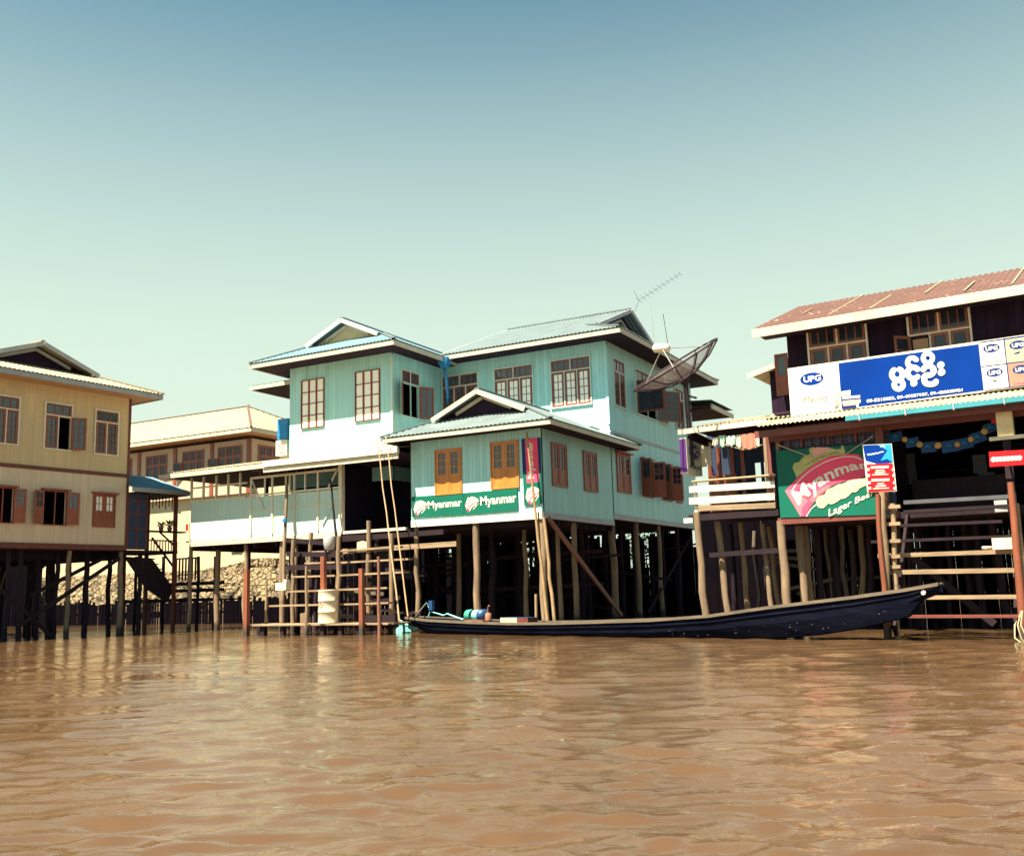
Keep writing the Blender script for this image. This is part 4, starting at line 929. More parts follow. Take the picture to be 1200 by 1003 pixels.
# rubble retaining wall on the bank
def rubble(name, label, x0, x1, y, z0, z1, nx, nz):
    vs = []; fs = []
    for j in range(nz+1):
        for i in range(nx+1):
            t = j/nz; vs.append((x0+(x1-x0)*i/nx, y+.35*t+random.uniform(-.05, .05), z0+(z1-z0)*t+random.uniform(-.03, .03)))
    n = nx+1
    for j in range(nz):
        for i in range(nx): fs.append((j*n+i, j*n+i+1, (j+1)*n+i+1, (j+1)*n+i))
    k = len(vs)
    for i in range(nx+1): vs.append((x0+(x1-x0)*i/nx, y+1.6, z1+random.uniform(-.06, .1)))
    for i in range(nx): fs.append((nz*n+i, nz*n+i+1, k+i+1, k+i))
    return tag(MB().add(vs, fs, 'stone').build(name), label, 'wall')
rubble('stone_wall', 'sunlit yellowish rubble retaining wall on the bank behind the stilts', -75, -32.6, 37.2, .6, 2.62, 220, 12)
# piles of broken stone on top of the wall
b = MB()
for k in range(160):
    x = random.uniform(-38.5, -32.5); y = random.uniform(37.7, 39.6); s = random.uniform(.12, .34); z = 2.58+max(0, (1-abs(x+35)/3.5))*.45*random.random()
    v = [(x+s*random.uniform(.6, 1)*a, y+s*random.uniform(.6, 1)*c, z+s*.6*random.uniform(.6, 1)*d) for a in (-1, 1) for c in (-1, 1) for d in (-1, 1)]
    b.add(v, [(0, 1, 3, 2), (4, 6, 7, 5), (0, 4, 5, 1), (2, 3, 7, 6), (0, 2, 6, 4), (1, 5, 7, 3)], 'stone')
tag(b.build('rubble'), 'loose broken stone heaped on top of the rubble wall', 'rubble', kind='stuff')
# dark low picket fence at the water's edge
def picket(name, label, x0, x1, y, z0, z1, m='shadeblack', gap=.03, w=.16, jit=.15):
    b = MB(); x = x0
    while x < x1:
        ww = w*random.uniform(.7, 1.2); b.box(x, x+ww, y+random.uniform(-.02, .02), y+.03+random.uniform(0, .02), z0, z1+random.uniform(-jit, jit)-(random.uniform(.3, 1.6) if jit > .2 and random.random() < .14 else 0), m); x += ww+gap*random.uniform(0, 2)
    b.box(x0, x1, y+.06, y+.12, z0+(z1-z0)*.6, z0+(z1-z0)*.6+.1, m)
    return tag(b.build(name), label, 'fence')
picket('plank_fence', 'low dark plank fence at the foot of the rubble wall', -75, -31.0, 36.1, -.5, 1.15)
picket('plank_fence', 'tall dark plank screen added for the darkness at far left under the yellow house', -80, -49.8, 36.6, -.5, 3.5, gap=.02, jit=.2)  # screen added to stand for the unlit space at this end
picket('plank_fence', 'tall dark plank screen added for the darkness right of the rubble wall behind the steps', -32.6, -24.0, 37.4, -.5, 3.3, gap=.03, jit=.3)  # added here so the gap beyond the stones stays dark
picket('plank_fence', 'dark plank screen added to deepen shade under the back of the turquoise house', -31, -12, 41.4, -.5, 3.5, gap=.010, jit=.25)  # added screen keeps sky from brightening the space under the floor

# ================================================================== dark timber shop house on the right
_o = W0.y(914, 606, 24.6)
GH = Fr((_o[0], _o[1]), -3.7)
shp = fthing(GH, 'shop_house', 'dark plum timber shop house on stilts with rusty tin roof at the right edge', 'house')
Wg = Off('f', 0.0); XR = 11.0; YU = .7; ZF = 2.72; ZA = GH.yy(1000, 488, -.70)[1]
zbt, zbb = GH.yy(912, 527)[1], GH.yy(914, 606)[1]; xbR = GH.yy(1047, 560)[0]
# lower storey: floor, side walls, back
b = MB(); b.box(.0, XR, .1, 8, ZF-.18, ZF-.03, 'plankdark'); b.box(-.05, xbR+.05, -.03, .098, ZF-.16, ZF-.0, 'rust'); b.build('floor', shp)
b = MB(); b.box(.13, XR-.11, 3.2, 3.3, ZF, 5.27, 'shadeblack'); b.box(.05, .12, .2, 7, ZF, 5.2, 'purple'); b.box(.1, xbR, 1.6, 1.66, ZF, 5.2, 'void'); b.box(XR-.1, XR, .2, 8, ZF, 5.2, 'purple'); b.build('lower_wall', shp)
b = MB(); b.box(0, XR, .1, 3.2, 5.28, 5.34, 'soffit'); b.build('ceiling', shp)
# lattice windows above the banner
b = MB(); zl1 = ZA-.16; xl = [GH.yy(px, 520)[0] for px in (913, 939, 971, 1003, 1029)]
for x in xl: obox(b, Wg, x-.03, x+.03, zbt, zl1, -.06, .005, 'rust')
for k in range(22): x = .12+k*.105; obox(b, Wg, x, x+.012, zbt, zl1, -.05, -.035, 'rusty')
for k in range(5): obox(b, Wg, .05, xbR, zbt+.1+k*.11, zbt+.11+k*.11, -.052, -.03, 'rusty')
b.build('lattice', shp)
b = MB(); obox(b, Wg, 0, xbR, ZF, zl1, -.14, -.08, 'clothb')
for k in range(9): x = .2+k*.26+random.uniform(-.05, .05); obox(b, Wg, x, x+random.uniform(.08, .16), zbt+.02, zbt+random.uniform(.12, .3), -.079, -.066, 'bluepaint')
b.build('screen', shp)
b = MB(); xa = GH.yy(886, 500, -.45)[0]; b.box(xa, XR, -.60, -.52, ZA-.24, ZA-.08, 'rust'); b.build('beam', shp)
b = MB(); b.box(xa+.2, XR, -.05, .05, ZA-.3, ZA-.16, 'rust'); b.build('beam', shp)
x = GH.yy(1033, 540, -.1)[0]; MB().box(x-.09, x+.09, -.14, .02, ZF-.0, ZA-.2, 'rust').build('post', shp)
x = GH.yy(1178, 500, -.2)[0]; zq = GH.yy(1178, 512, -.2)[1]
MB().box(x-.15, x+.17, -.36, -.1, zq, ZA-.21, 'signcream').build('cream_pier', shp)
b = MB(); b.box(x-.32, x+.36, -.40, -.32, zq-.08, zq-.0, 'whiteb'); b.build('ledge', shp)
b = MB(); x2 = GH.yy(1190, 600, -.2)[0]; b.beam((x, -.25, zq-.08), (x2, -.6, 1.6), .16, .16, 'plankdark'); b.build('post', shp)
# interior shelves and pale packages in the gloom
b = MB()
for z in (3.3, 3.8, 4.3): b.box(xbR+.3, XR-.5, 2.7, 3.15, z, z+.03, 'plankdark')
b.build('shelf', shp)
for u, v, w_, h, m in ((1067, 545, .32, .5, 'dimgrey'), (1072, 560, .2, .35, 'dimgrey'), (1150, 545, .3, .45, 'dimgrey'), (1158, 562, .35, .3, 'dimgrey')):
    x, y, z = GH.y(u, v, 2.5); tag(MB().box(-w_/2, w_/2, 0, .2, 0, h, m).build('parcel', None, wl(GH, x, 2.2, z-h/2)), 'pale grey parcel in the shop gloom, %s' % ('left side, upper' if u == 1067 else 'left side, lower' if u == 1072 else 'right side, upper' if u == 1150 else 'right side, lower'), 'parcel', 'parcels inside the dark shop')
MB().box(xbR+.2, 5.0, 1.0, 1.5, ZF, ZF+.75, 'plankdark').build('counter', shp)
# awning
a0 = GH.y(886, 500, -.70); a1 = GH.y(1200, 464, -.70); sl_ = (a1[2]-a0[2])/(a1[0]-a0[0]); ZE = lambda x: a0[2]+sl_*(x-a0[0])
b = MB(); b.corr([(a0[0], -.73, ZE(a0[0])), (XR, -.73, ZE(XR)), (XR, YU, ZE(XR)+.5), (a0[0], YU, ZE(a0[0])+.5)], (1, 0, sl_), 'rooftin', .11, .018); aw = b.build('awning_roof', shp)
b = MB(); x9 = GH.yy(992, 491, -.75)[0]; b.add([(x, y, ZE(x)+z) for x in (x9, XR) for y, z in ((-.75, -.02), (-.85, -.02), (-.87, -.13), (-.75, -.14))], [(0, 1, 5, 4), (1, 2, 6, 5), (2, 3, 7, 6), (3, 0, 4, 7), (0, 1, 2, 3), (7, 6, 5, 4)], 'gutter')
for k in range(8):
    x = x9+.3+k*1.0; b.box(x, x+.03, -.885, -.74, ZE(x)-.155, ZE(x)+.01, 'greyfascia')
b.build('gutter', aw)
# upper storey
g = Off('f', YU); xu0 = GH.yy(922, 400, YU)[0]; e0 = GH.y(882, 386, -.1); e1 = GH.y(1200, 333, -.1); se = (e1[2]-e0[2])/(e1[0]-e0[0]); ZR = lambda x: e0[2]+se*(x-e0[0])
w1 = rect(GH.yy, (947, 384), (1018.5, 440), YU); w2 = rect(GH.yy, (1064, 366), (1142, 440), YU); zt_ = (w1[3]+w2[3])/2+.02
zt1 = GH.yy(982, 379, YU)[1]; zt2 = GH.yy(1103, 362, YU)[1]
b = MB(); wall(b, g, xu0, XR, 4.9, ZR(xu0)+.02, [], 'purple'); b.box(xu0, xu0+.08, YU+.081, 8, 4.9, ZR(xu0), 'purple'); b.box(xu0+.1, XR, 7.9, 8, 4.9, ZR(xu0), 'purple'); b.build('upper_wall', shp)
for i, (r, zt__) in enumerate(((w1, zt1), (w2, zt2), ((w2[0]+w2[1]-w1[0]+.35, w2[1]+(w2[1]-w1[0])+.35, 0, 0), zt2))):
    window(shp, g, r[0], r[1], zt__-1.95, zt__, cols=3, transom=.29, tcols=2, bars=(1, 4), trim='white', sashm='brownlight', pane='glass', opened=(0,) if i == 1 else (), shutter=('l',) if i == 1 else (), ang=50, panel=.1)
b = MB(); obox(b, g, w2[0]+.05, w2[0]+(w2[1]-w2[0])/3-.05, zt2-1.9, zt2-.65, .003, .015, 'soffitw'); b.build('curtain', shp)
rr_ = GH.x(941, 357, e0[0]); yr, zr = min(rr_[1], 4.2), None
zr = GH.x(941, 357, e0[0])[2] if rr_[1] <= 4.2 else e0[2]+(rr_[2]-e0[2])*(4.2+.1)/(rr_[1]+.1)
b = MB(); b.corr([(e0[0], -.1, e0[2]), (XR+.5, -.1, ZR(XR+.5)), (XR+.5, yr, ZR(XR+.5)+zr-e0[2]), (e0[0], yr, zr)], (1, 0, se), 'roofrust', .15, .018)
b.corr([(e0[0], 8.5, e0[2]), (XR+.5, 8.5, ZR(XR+.5)), (XR+.5, yr+.01, ZR(XR+.5)+zr-e0[2]), (e0[0], yr+.01, zr)], (1, 0, se), 'roofrust', .15, .018); rf = b.build('roof', shp)
z_ = lambda y, x: ZR(x)+(zr-e0[2])*(y+.1)/(yr+.1)+.03
for k in range(10):
    x = e0[0]+.8+k*1.02; y0 = random.uniform(-.0, .5) if k % 3 else 1.6; y1 = yr if k % 2 else random.uniform(2.4, 3.4); MB().beam((x, y0, z_(y0, x)-.008), (x+.02, y1, z_(y1, x)-.008), .04, .01, 'roofcream').build('lap_strip', rf)
b = MB(); b.slab([(e0[0], -.14, e0[2]-.02), (XR+.5, -.14, ZR(XR+.5)-.02), (XR+.5, -.14, ZR(XR+.5)-.24), (e0[0], -.14, e0[2]-.24)], (0, -1, 0), -.035, 'fascia'); b.build('fascia', rf)
b = MB(); b.beam((e0[0]+.02, -.06, e0[2]-.12), (e0[0]+.02, yr, zr-.12), .035, .2, 'fascia'); b.build('barge_board', rf)
b = MB(); b.box(e0[0]+.05, XR, -.08, YU, e0[2]-.13, e0[2]-.10, 'soffit'); b.build('soffit', rf)
# little side roof and open shutter on the left flank
a = GH.y(879, 440, 1.4); c = GH.y(915, 429, 1.4)
b = MB(); b.corr([(a[0], 1.2, a[2]), (xu0-.01, 1.2, a[2]+.3), (xu0-.01, 4.0, a[2]+.3), (a[0], 4.0, a[2])], (0, 1, 0), 'rooftin', .14)
rf2 = b.build('side_roof', shp); b = MB(); b.beam((a[0], 1.18, a[2]-.06), (xu0, 1.18, a[2]+.24), .03, .13, 'fascia'); b.build('fascia', rf2)
b = MB(); b.box(a[0]+.5, xu0-.02, 1.5, 3.6, 5.0, a[2]+.05, 'purple'); b.build('side_bay', shp)
p = GH.y(918, 440, .75)
b = MB(); pw = .42; z0_, z1_ = GH.yy(920, 463, .75)[1], GH.yy(914, 415, .75)[1]
Wsh = Off('f', .75); x0_ = xu0-.36
obox(b, Wsh, x0_, x0_+.07, z0_, z1_, 0, .035, 'brown'); obox(b, Wsh, xu0-.08, xu0-.02, z0_, z1_, 0, .035, 'brown'); obox(b, Wsh, x0_+.07, xu0-.08, z1_-.07, z1_, 0, .035, 'brown')
obox(b, Wsh, x0_+.07, xu0-.08, z0_, z0_+(z1_-z0_)*.48, 0, .03, 'brown'); obox(b, Wsh, x0_+.07, xu0-.08, z0_+(z1_-z0_)*.48, z1_-.07, .005, .015, 'glassg'); b.build('shutter', shp)
# balcony
bal = fthing(GH, 'balcony', 'rickety balcony with white plank rails between the turquoise and dark houses', 'balcony')
xb0 = GH.yy(811, 590)[0]; zfb = 3.0
b = MB(); b.box(xb0, -.06, .02, 3.4, zfb-.1, zfb-.02, 'plankdark'); b.box(xb0-.1, -.02, -.04, .015, zfb-.22, zfb-.06, 'plankdark'); b.build('floor', bal)
b = MB(); q = GH.yy(803, 610); b.box(q[0], q[0]+.24, -.1, .0, q[1]-.07, q[1]+.05, 'whiteb'); b.build('beam_end', bal)
for (p0, p1, h, m) in (((808, 573.8), (908, 567.5), .16, 'whiteb'), ((808, 587.3), (908, 581.5), .17, 'whiteb'), ((818, 596), (909, 592), .13, 'plank')):
    a = GH.y(*p0, -.04); c = GH.y(*p1, -.04); MB().beam((a[0], -.05, a[2]), (c[0], -.05, c[2]), .035, h, m).build('rail', bal)
a = GH.y(811, 564.5, -.04); c = GH.y(909, 556.5, -.04); MB().rod([(a[0], -.04, a[2]), (c[0], -.04, c[2])], .03, 'bamboo', 8).build('rail', bal)
for px, y0, y1, m in ((814, 563, 603, 'whiteb'), (895.5, 505, 600, 'pile'), (900, 508, 600, 'rust'), (910, 508, 606, 'pile'), (905, 555, 598, 'plank')):
    a = GH.y(px, y0, .02); x = GH.y(px+ (y1-y0)*.06, y1, .02)[0]; MB().box(a[0]-.04, a[0]+.04, -.0, .07, zfb-.1, a[2], m).build('post', bal)
b = MB()
for px in (831, 842, 858, 870): x = GH.y(px, 540, 1.6)[0]; b.box(x-.05, x+.05, 1.6, 1.68, zfb, 4.85, 'brown')
x0_, x1_ = GH.y(831, 540, 1.6)[0], GH.y(862, 540, 1.6)[0]
b.box(x0_, x1_, 1.62, 1.66, zfb, zfb+.95, 'brown'); b.box(x0_, x1_, 1.60, 1.68, 4.0, 4.08, 'brown'); b.box(x0_, x1_, 1.66, 1.68, zfb+.95, 4.0, 'glass'); b.build('door', bal)
b = MB(); wall(b, Off('f', 2.2), xb0-.35, -.1, zfb, 5.35, [(x1_+.3, x1_+.48, 3.85, 4.4), (x1_+.55, x1_+.73, 3.85, 4.4)], 'clothb'); b.build('back_wall', bal)
a0_ = GH.y(796, 507, -.05); a1_ = GH.y(886, 496, -.05)
b = MB(); b.corr([(a0_[0]+.4, -.1, a0_[2]+.09), (.45, -.1, a1_[2]+.09), (.45, 3.2, a1_[2]+.75), (a0_[0]+.4, 3.2, a0_[2]+.7)], (1, 0, 0), 'rooftin', .12, .02); rf = b.build('roof', bal)
b = MB(); b.beam((a0_[0], -.12, a0_[2]), (a1_[0]+.3, -.12, a1_[2]), .04, .13, 'whiteb'); b.build('fascia', rf)
b = MB(); b.box(a0_[0]+.45, 0, -.05, 3.0, a0_[2]-.03, a0_[2]+.0, 'soffit'); b.build('soffit', rf)
b = MB(); a = GH.y(806, 508, -.1); c = GH.y(834, 521, 1.3); b.beam((a[0], -.02, a[2]), (c[0], 1.3, c[2]), .1, .22, 'plankdark'); b.build('bracket', bal)
# stilts of the balcony and the shop
for (px0, py0, px1, py1, Y, r, m, own) in ((816.5, 600, 827, 722, .0, .10, 'pile', bal), (841, 611, 853, 718, .5, .09, 'pile', bal), (868, 612, 877.5, 716, 1.0, .08, 'pile', bal), (893, 614, 905, 714, .6, .07, 'pile', bal),
        (915, 610, 923, 712, .05, .11, 'pile', shp), (936, 615, 943, 710, .6, .11, 'pile', shp), (943, 616, 950, 708, .9, .08, 'pile', shp), (956, 616, 962, 706, 1.2, .09, 'piledark', shp), (975, 612, 983, 704, 1.6, .08, 'piledark', shp), (855, 614, 862, 716, 2.4, .08, 'piledark', bal)):
    a = GH.y(px0, py0, Y); c = GH.y(px1, py1, Y); d = (Vector(c)-Vector(a)); e = Vector(a)+d*((a[2]+1.0)/(a[2]-c[2]))
    MB().rod([tuple(e), a], r, m, 9, r*.9, bend=.03, seg=6, knots=.07).build('stilt', own)
for y in (2.4, 4.4, 6.6):
    for x in (.4, 1.5, 2.6, 3.8, 5.2, 6.6, 8.2): stilt(shp, x+random.uniform(-.3, .3), y, -1, ZF-.1, .09, 'piledark')
b = MB(); b.beam((-2.3, .3, 1.9), (-.2, .3, 1.95), .05, .12, 'plankdark'); b.build('brace', bal)
b = MB(); a = GH.y(1060, 645, 1.2); c = GH.y(1165, 725, 1.2); b.beam(a, (c[0], 1.2, .1), .06, .16, 'plankdark'); b.build('brace', shp)
_pf = picket('plank_fence', 'dark plank screen added to keep the space behind the shop house piles black', GH.l[0]-3.6, GH.l[0]+12, GH.l[1]+4.9, -.5, 3.5, gap=.006, jit=.06)  # invented screen, put in so the underside reads as deep shade

# river steps of the shop
RS = GH
rs = fthing(GH, 'river_steps', 'broad open plank steps climbing from the river into the dark shop', 'steps')
tr = [((1086, 721.8), (1196, 721.8), -2.9, 'rust', .09), ((1096, 700), (1196, 699), -2.7, 'plank', .12), ((1042, 670.5), (1192, 668), -2.4, 'plank', .15), ((1030, 651.5), (1188, 646), -2.1, 'plank', .14), ((1022, 635), (1186, 628.5), -1.8, 'plankdark', .10), ((1056, 616), (1175, 611), -1.6, 'plankdark', .10), ((1060, 600), (1185, 593), -1.1, 'plankdark', .12), ((1060, 589), (1185, 582), -.6, 'dimgrey', .14)]
for p0, p1, y, m, h in tr:
    if p0[0] > 1080: p0 = (1036, p0[1]+.5)
    a = GH.y(*p0, y); c = GH.y(*p1, y); MB().beam((a[0], y, a[2]), (c[0], y, c[2]), .22, h*.6, m).build('tread', rs)
for (p0, p1, y, m, r) in (((1028.5, 579), (1039.5, 750), -2.78, 'redpost', .055), ((1034, 577), (1041, 750), -2.68, 'pile', .085), ((1046, 590), (1051, 748), -2.5, 'plank', .06), ((1184, 565), (1200, 752), -2.9, 'redpost', .075), ((1189, 590), (1204, 752), -2.75, 'plank', .09)):
    a = GH.y(*p0, y); c = GH.y(*p1, y); d = Vector(c)-Vector(a); e = Vector(a)+d*((a[2]+.8)/(a[2]-c[2]))
    MB().rod([tuple(e), a], r, m, 9, r*.85, bend=.02, seg=6, knots=.06).build('post', rs)
b = MB()
for k, py in enumerate((594, 614, 634, 652, 664)):
    a = GH.y(1038, py, -2.6); MB().box(a[0]-.1, a[0]+.28, -2.6, -2.5, a[2]-.04, a[2]+.03, 'plank').build('cleat', rs)
b = MB(); a = GH.y(1046, 640, -2.2); b.beam((a[0], -2.7, .1), (a[0], -.3, 2.6), .06, .2, 'plankdark'); b.build('stringer', rs)
b = MB(); a = GH.y(1184, 640, -2.2); b.beam((a[0], -2.8, .1), (a[0], -.3, 2.6), .06, .2, 'plankdark'); b.build('stringer', rs)
x, y, z = GH.y(1178, 646.5, -2.4); b = MB(); b.box(-.21, .21, -.12, .12, 0, .22, 'whiteb'); tag(b.build('wooden_box', None, wl(GH, x, -2.4, z+.05)), 'pale wooden box standing on a plank of the shop steps', 'box')
x, y, z = GH.y(1157, 646, -2.4); b = MB(); b.lathe((0, 0, 0), [(0, .08), (.03, .10), (.06, .09)], 'whiteb', 12); tag(b.build('dish', None, wl(GH, x, -2.4, z+.04)), 'small pale dish beside the wooden box on the steps', 'dish')
x, y, z = GH.y(1174, 601, -1.1); b = MB(); b.box(-.12, .12, -.1, .1, 0, .24, 'greyfascia'); tag(b.build('tin', None, wl(GH, x, -1.1, z+.02)), 'square grey tin on the top shop step', 'tin')
# mooring rope hanging at the right stair post
a = GH.y(1197, 722, -3.6); b = MB()
for k in range(3): b.rod([(a[0]+.02*k, -3.62-.03*k, a[2]+.1), (a[0]-.12+.05*k, -3.66, a[2]-.15), (a[0]-.14+.1*k, -3.68, a[2]-.38), (a[0]+.05, -3.66, a[2]-.55)], .014, 'rope', 6)
tag(b.build('mooring_rope', None, tuple(GH.l)), 'loops of pale rope tied to the right stair post at the water', 'rope').rotation_euler.z = GH.rot

# ---------------- signs of the shop
YSG = -.02
Wq = Off('f', YSG); pq = lambda x, y: GH.yy(x, y, YSG)
root = fthing(GH, 'shop_sign', 'long blue and white sign board with round white lettering above the awning', 'sign')
q = [pq(923, 432), pq(1243, 386.3), pq(1243, 448), pq(927, 488)]
b = MB(); b.slab([Wq(u, v, .0) for u, v in q], Vector(Wq(0, 0, 1))-Vector(Wq(0, 0, 0)), .05, 'signwhite'); b.build('board', root)
for px in (940, 1010, 1090, 1170): x = pq(px, 460)[0]; MB().box(x-.03, x+.03, YSG+.06, YSG+.12, ZE(x)+.1, ZE(x)+1.0, 'rusty').build('bracket', root)
S = Sign(Wq, pq); S.w = .002
S.poly([(982.5, 425.7), (1146.5, 403.3), (1153, 457.5), (986.5, 479.5)], 'signblue')
Z1_ = lambda x, y: (920+x/8.357, 380+y/8.357)      # zoomed reading of the photograph
Z2_ = lambda x, y: (1030+x/10.91, 390+y/10.91)
Z3_ = lambda x, y: (1130+x/11.14, 380+y/11.14)
def upg(S, c, a, bb, tx):
    S.ell(c, (a*1.12, -bb*.06*a/bb), (0, bb*1.18), 'signwhite'); S.ell(c, (a, -a*.1), (0, bb), 'signblue' if a > 11 else 'signnavy'); S.text('UPG', tx, 'signwhite', weight=.03)
upg(S, Z1_(262, 536), 13.8, 7.6, (Z1_(180, 514), Z1_(350, 492), Z1_(352, 550), Z1_(183, 573)))
S.text('Paint', (Z1_(165, 712), Z1_(430, 686), Z1_(425, 752), Z1_(172, 770)), 'signgrey', shear=.35)
# paint tins drawn across the joint
for (x, y, w_, h, m) in ((480, 680, 60, 45, 'pinkl'), (480, 745, 60, 40, 'pinkl'), (487, 795, 40, 34, 'signgrey'), (545, 655, 95, 48, 'signwhite'), (560, 672, 62, 26, 'pinkl'), (560, 705, 175, 24, 'signwhite'), (560, 730, 190, 22, 'signnavy'), (565, 745, 175, 34, 'signcream'), (570, 778, 150, 22, 'pinkl'), (565, 798, 140, 32, 'signnavy'), (700, 780, 22, 30, 'signwhite')):
    S.poly([Z1_(x, y+5), Z1_(x+w_, y-10), Z1_(x+w_, y+h-10), Z1_(x, y+h+5)], m)
# Burmese name
def circ(cx, cy, r, a0, a1, n=12): return [Z2_(cx+r*math.cos(R(t)), cy-r*math.sin(R(t))*1.0) for t in np.linspace(a0, a1, n)]
W_ = .125
S.stroke(circ(235, 532, 70, 128, 425, 16), W_, 'signwhite')
S.stroke(circ(253, 665, 57, 0, 350, 16)+[Z2_(310, 660)], W_*.95, 'signwhite')
S.stroke([Z2_(478, 345), Z2_(440, 318), Z2_(385, 330), Z2_(362, 385), Z2_(385, 425), Z2_(430, 440)], W_*.9, 'signwhite')
S.stroke(circ(440, 515, 72, 42, 318, 16), W_, 'signwhite')
S.ell(Z2_(448, 644), (4.0, -.4), (0, 4.0), 'signwhite')
S.stroke(circ(627, 325, 60, -80, 275, 18), W_*.85, 'signwhite')
S.ell(Z2_(625, 308), (2.2, -.2), (0, 1.0), 'signblue')
S.stroke([Z2_(568, 470), Z2_(600, 430), Z2_(650, 420), Z2_(700, 455), Z2_(702, 510), Z2_(660, 545), Z2_(600, 540), Z2_(578, 570), Z2_(585, 630), Z2_(610, 655), Z2_(670, 660), Z2_(720, 650), Z2_(730, 625)], W_, 'signwhite')
S.ell(Z2_(792, 415), (4.3, -.4), (0, 4.2), 'signwhite'); S.ell(Z2_(802, 505), (4.4, -.4), (0, 4.3), 'signwhite')
S.ell(Z2_(792, 410), (.9, -.1), (0, .9), 'signcream'); S.ell(Z2_(802, 500), (.9, -.1), (0, .9), 'signcream')
S.text('09-5218053, 09-49357907, 09-428335921', (Z1_(800, 738), Z2_(1070, 712), Z2_(1073, 755), Z1_(803, 775)), 'signwhite', weight=.03)
# four small tiles
S.poly([Z3_(185, 235), Z3_(1250, 80), Z3_(1330, 745), Z3_(262, 868)], 'signnavy')
for pts, m, c, tx in ((((195, 250), (512, 208), (545, 512), (222, 550)), 'signwhite', (357, 315), None), (((530, 205), (850, 160), (885, 470), (558, 508)), 'signpale', (700, 272), None),
                      (((228, 567), (548, 527), (582, 822), (262, 862)), 'signwhite', (398, 632), None), (((565, 522), (890, 485), (925, 780), (600, 822)), 'tilepink', (742, 590), None)):
    S.poly([Z3_(*p_) for p_ in pts], m); x, y = c
    S.ell(Z3_(x, y), (9.8, -1.1), (0, 5.1), 'signnavy'); S.text('UPG', (Z3_(x-78, y-17), Z3_(x+78, y-36), Z3_(x+80, y+18), Z3_(x-76, y+38)), 'signwhite', weight=.04)
S.text('UNITEX', (Z3_(245, 495), Z3_(497, 462), Z3_(500, 484), Z3_(248, 518)), 'black')
S.text('ORIENT', (Z3_(640, 772), Z3_(880, 745), Z3_(882, 775), Z3_(642, 798)), 'pink', weight=.02)
S.poly([Z3_(335, 752), Z3_(430, 722), Z3_(425, 745), Z3_(370, 752)], 'black'); S.poly([Z3_(440, 735), Z3_(505, 727), Z3_(505, 733), Z3_(440, 741)], 'signgrey'); S.poly([Z3_(272, 776), Z3_(300, 772), Z3_(300, 780), Z3_(272, 784)], 'signgrey')
S.poly([Z3_(640, 388), Z3_(725, 355), Z3_(722, 376), Z3_(672, 388)], 'signnavy')
S.mb.build('artwork', root)

# green beer banner
YB_ = -.05; Wq = Off('f', YB_); pq = lambda x, y: GH.yy(x, y, YB_); Z4 = lambda x, y: (900+x/7.5, 510+y/7.5)
root = fthing(GH, 'banner', 'large green banner with a curved pink band reading beer lettering below the awning', 'banner')
q = [pq(909, 528), pq(1040, 519), pq(1044, 602.5), pq(914.5, 606.5)]
b = MB(); b.slab([Wq(u, v, 0) for u, v in q], Vector(Wq(0, 0, 1))-Vector(Wq(0, 0, 0)), .02, 'signgreen'); b.build('board', root)
S = Sign(Wq, pq); S.w = .002
S.poly([Z4(*p_) for p_ in ((215, 285), (230, 245), (275, 235), (310, 190), (370, 165), (360, 120), (390, 105), (430, 112), (520, 105), (560, 115), (600, 125), (645, 120), (640, 90), (665, 95), (680, 150), (660, 180), (560, 190), (450, 225), (350, 290), (250, 375), (235, 330))], 'gold')
S.poly([Z4(*p_) for p_ in ((385, 130), (430, 105), (520, 108), (560, 130), (500, 150), (430, 190), (400, 190))], 'pinkl')
for k in range(13): x = 325+k*23; y = 255-(k*9.2)+((k-6)**2)*.4-8; S.poly([Z4(x, y), Z4(x+8, y-8), Z4(x+14, y-2), Z4(x+6, y+7)], 'black')
arc = lambda cx, cy, rx, ry, a0, a1, n=18: [(cx+rx*math.cos(R(t)), cy-ry*math.sin(R(t))) for t in np.linspace(a0, a1, n)]
outer = [(150, 488), (200, 440), (250, 385), (330, 310), (420, 245), (520, 195), (620, 170), (720, 163), (800, 172), (850, 230)]
inner = [(880, 340), (800, 385), (700, 395), (600, 425), (520, 465), (450, 520), (400, 590), (360, 650), (335, 712), (285, 710)]
S.poly([Z4(*p_) for p_ in outer+inner], 'pink')
S.poly([Z4(*p_) for p_ in ((150, 488), (215, 470), (330, 560), (400, 590), (450, 520), (520, 465), (560, 445), (520, 440), (440, 480), (300, 640), (300, 710), (285, 710))], 'pinkm')
S.stroke([Z4(*p_) for p_ in ((210, 495), (245, 430), (330, 340), (440, 265), (560, 210), (680, 185), (770, 190), (820, 215))], .022, 'signwhite')
S.stroke([Z4(*p_) for p_ in ((340, 712), (375, 650), (430, 605))], .02, 'signwhite')
puff = [(420, 580), (440, 540), (500, 520), (520, 475), (570, 460), (620, 430), (670, 430), (700, 400), (770, 385), (860, 375), (862, 440), (800, 470), (740, 500), (700, 540), (640, 560), (600, 590), (540, 590), (490, 640), (445, 635)]
S.poly([Z4(*p_) for p_ in puff], 'signcream')
for cx, cy, r in ((470, 600, 42), (560, 560, 48), (660, 515, 46), (760, 460, 44), (560, 500, 36), (680, 450, 34), (800, 420, 36)): S.ell(Z4(cx, cy), (r/7.5, -.4), (0, r/7.5*.95), 'signcream', 16)
S.poly([Z4(*p_) for p_ in ((615, 470), (640, 445), (660, 470), (685, 488), (625, 498))], 'pinkl')
def curve(x, y):
    # baseline and cap line of the arched lettering
    ts = [0, .2, .4, .6, .8, 1]; bx = np.interp(x, ts, [292, 410, 515, 635, 750, 895]); by = np.interp(x, ts, [655, 545, 462, 388, 335, 300])
    tx = np.interp(x, ts, [205, 325, 445, 585, 720, 865]); ty = np.interp(x, ts, [510, 398, 322, 262, 232, 232])
    return Z4(bx+(tx-bx)*y, by+(ty-by)*y)
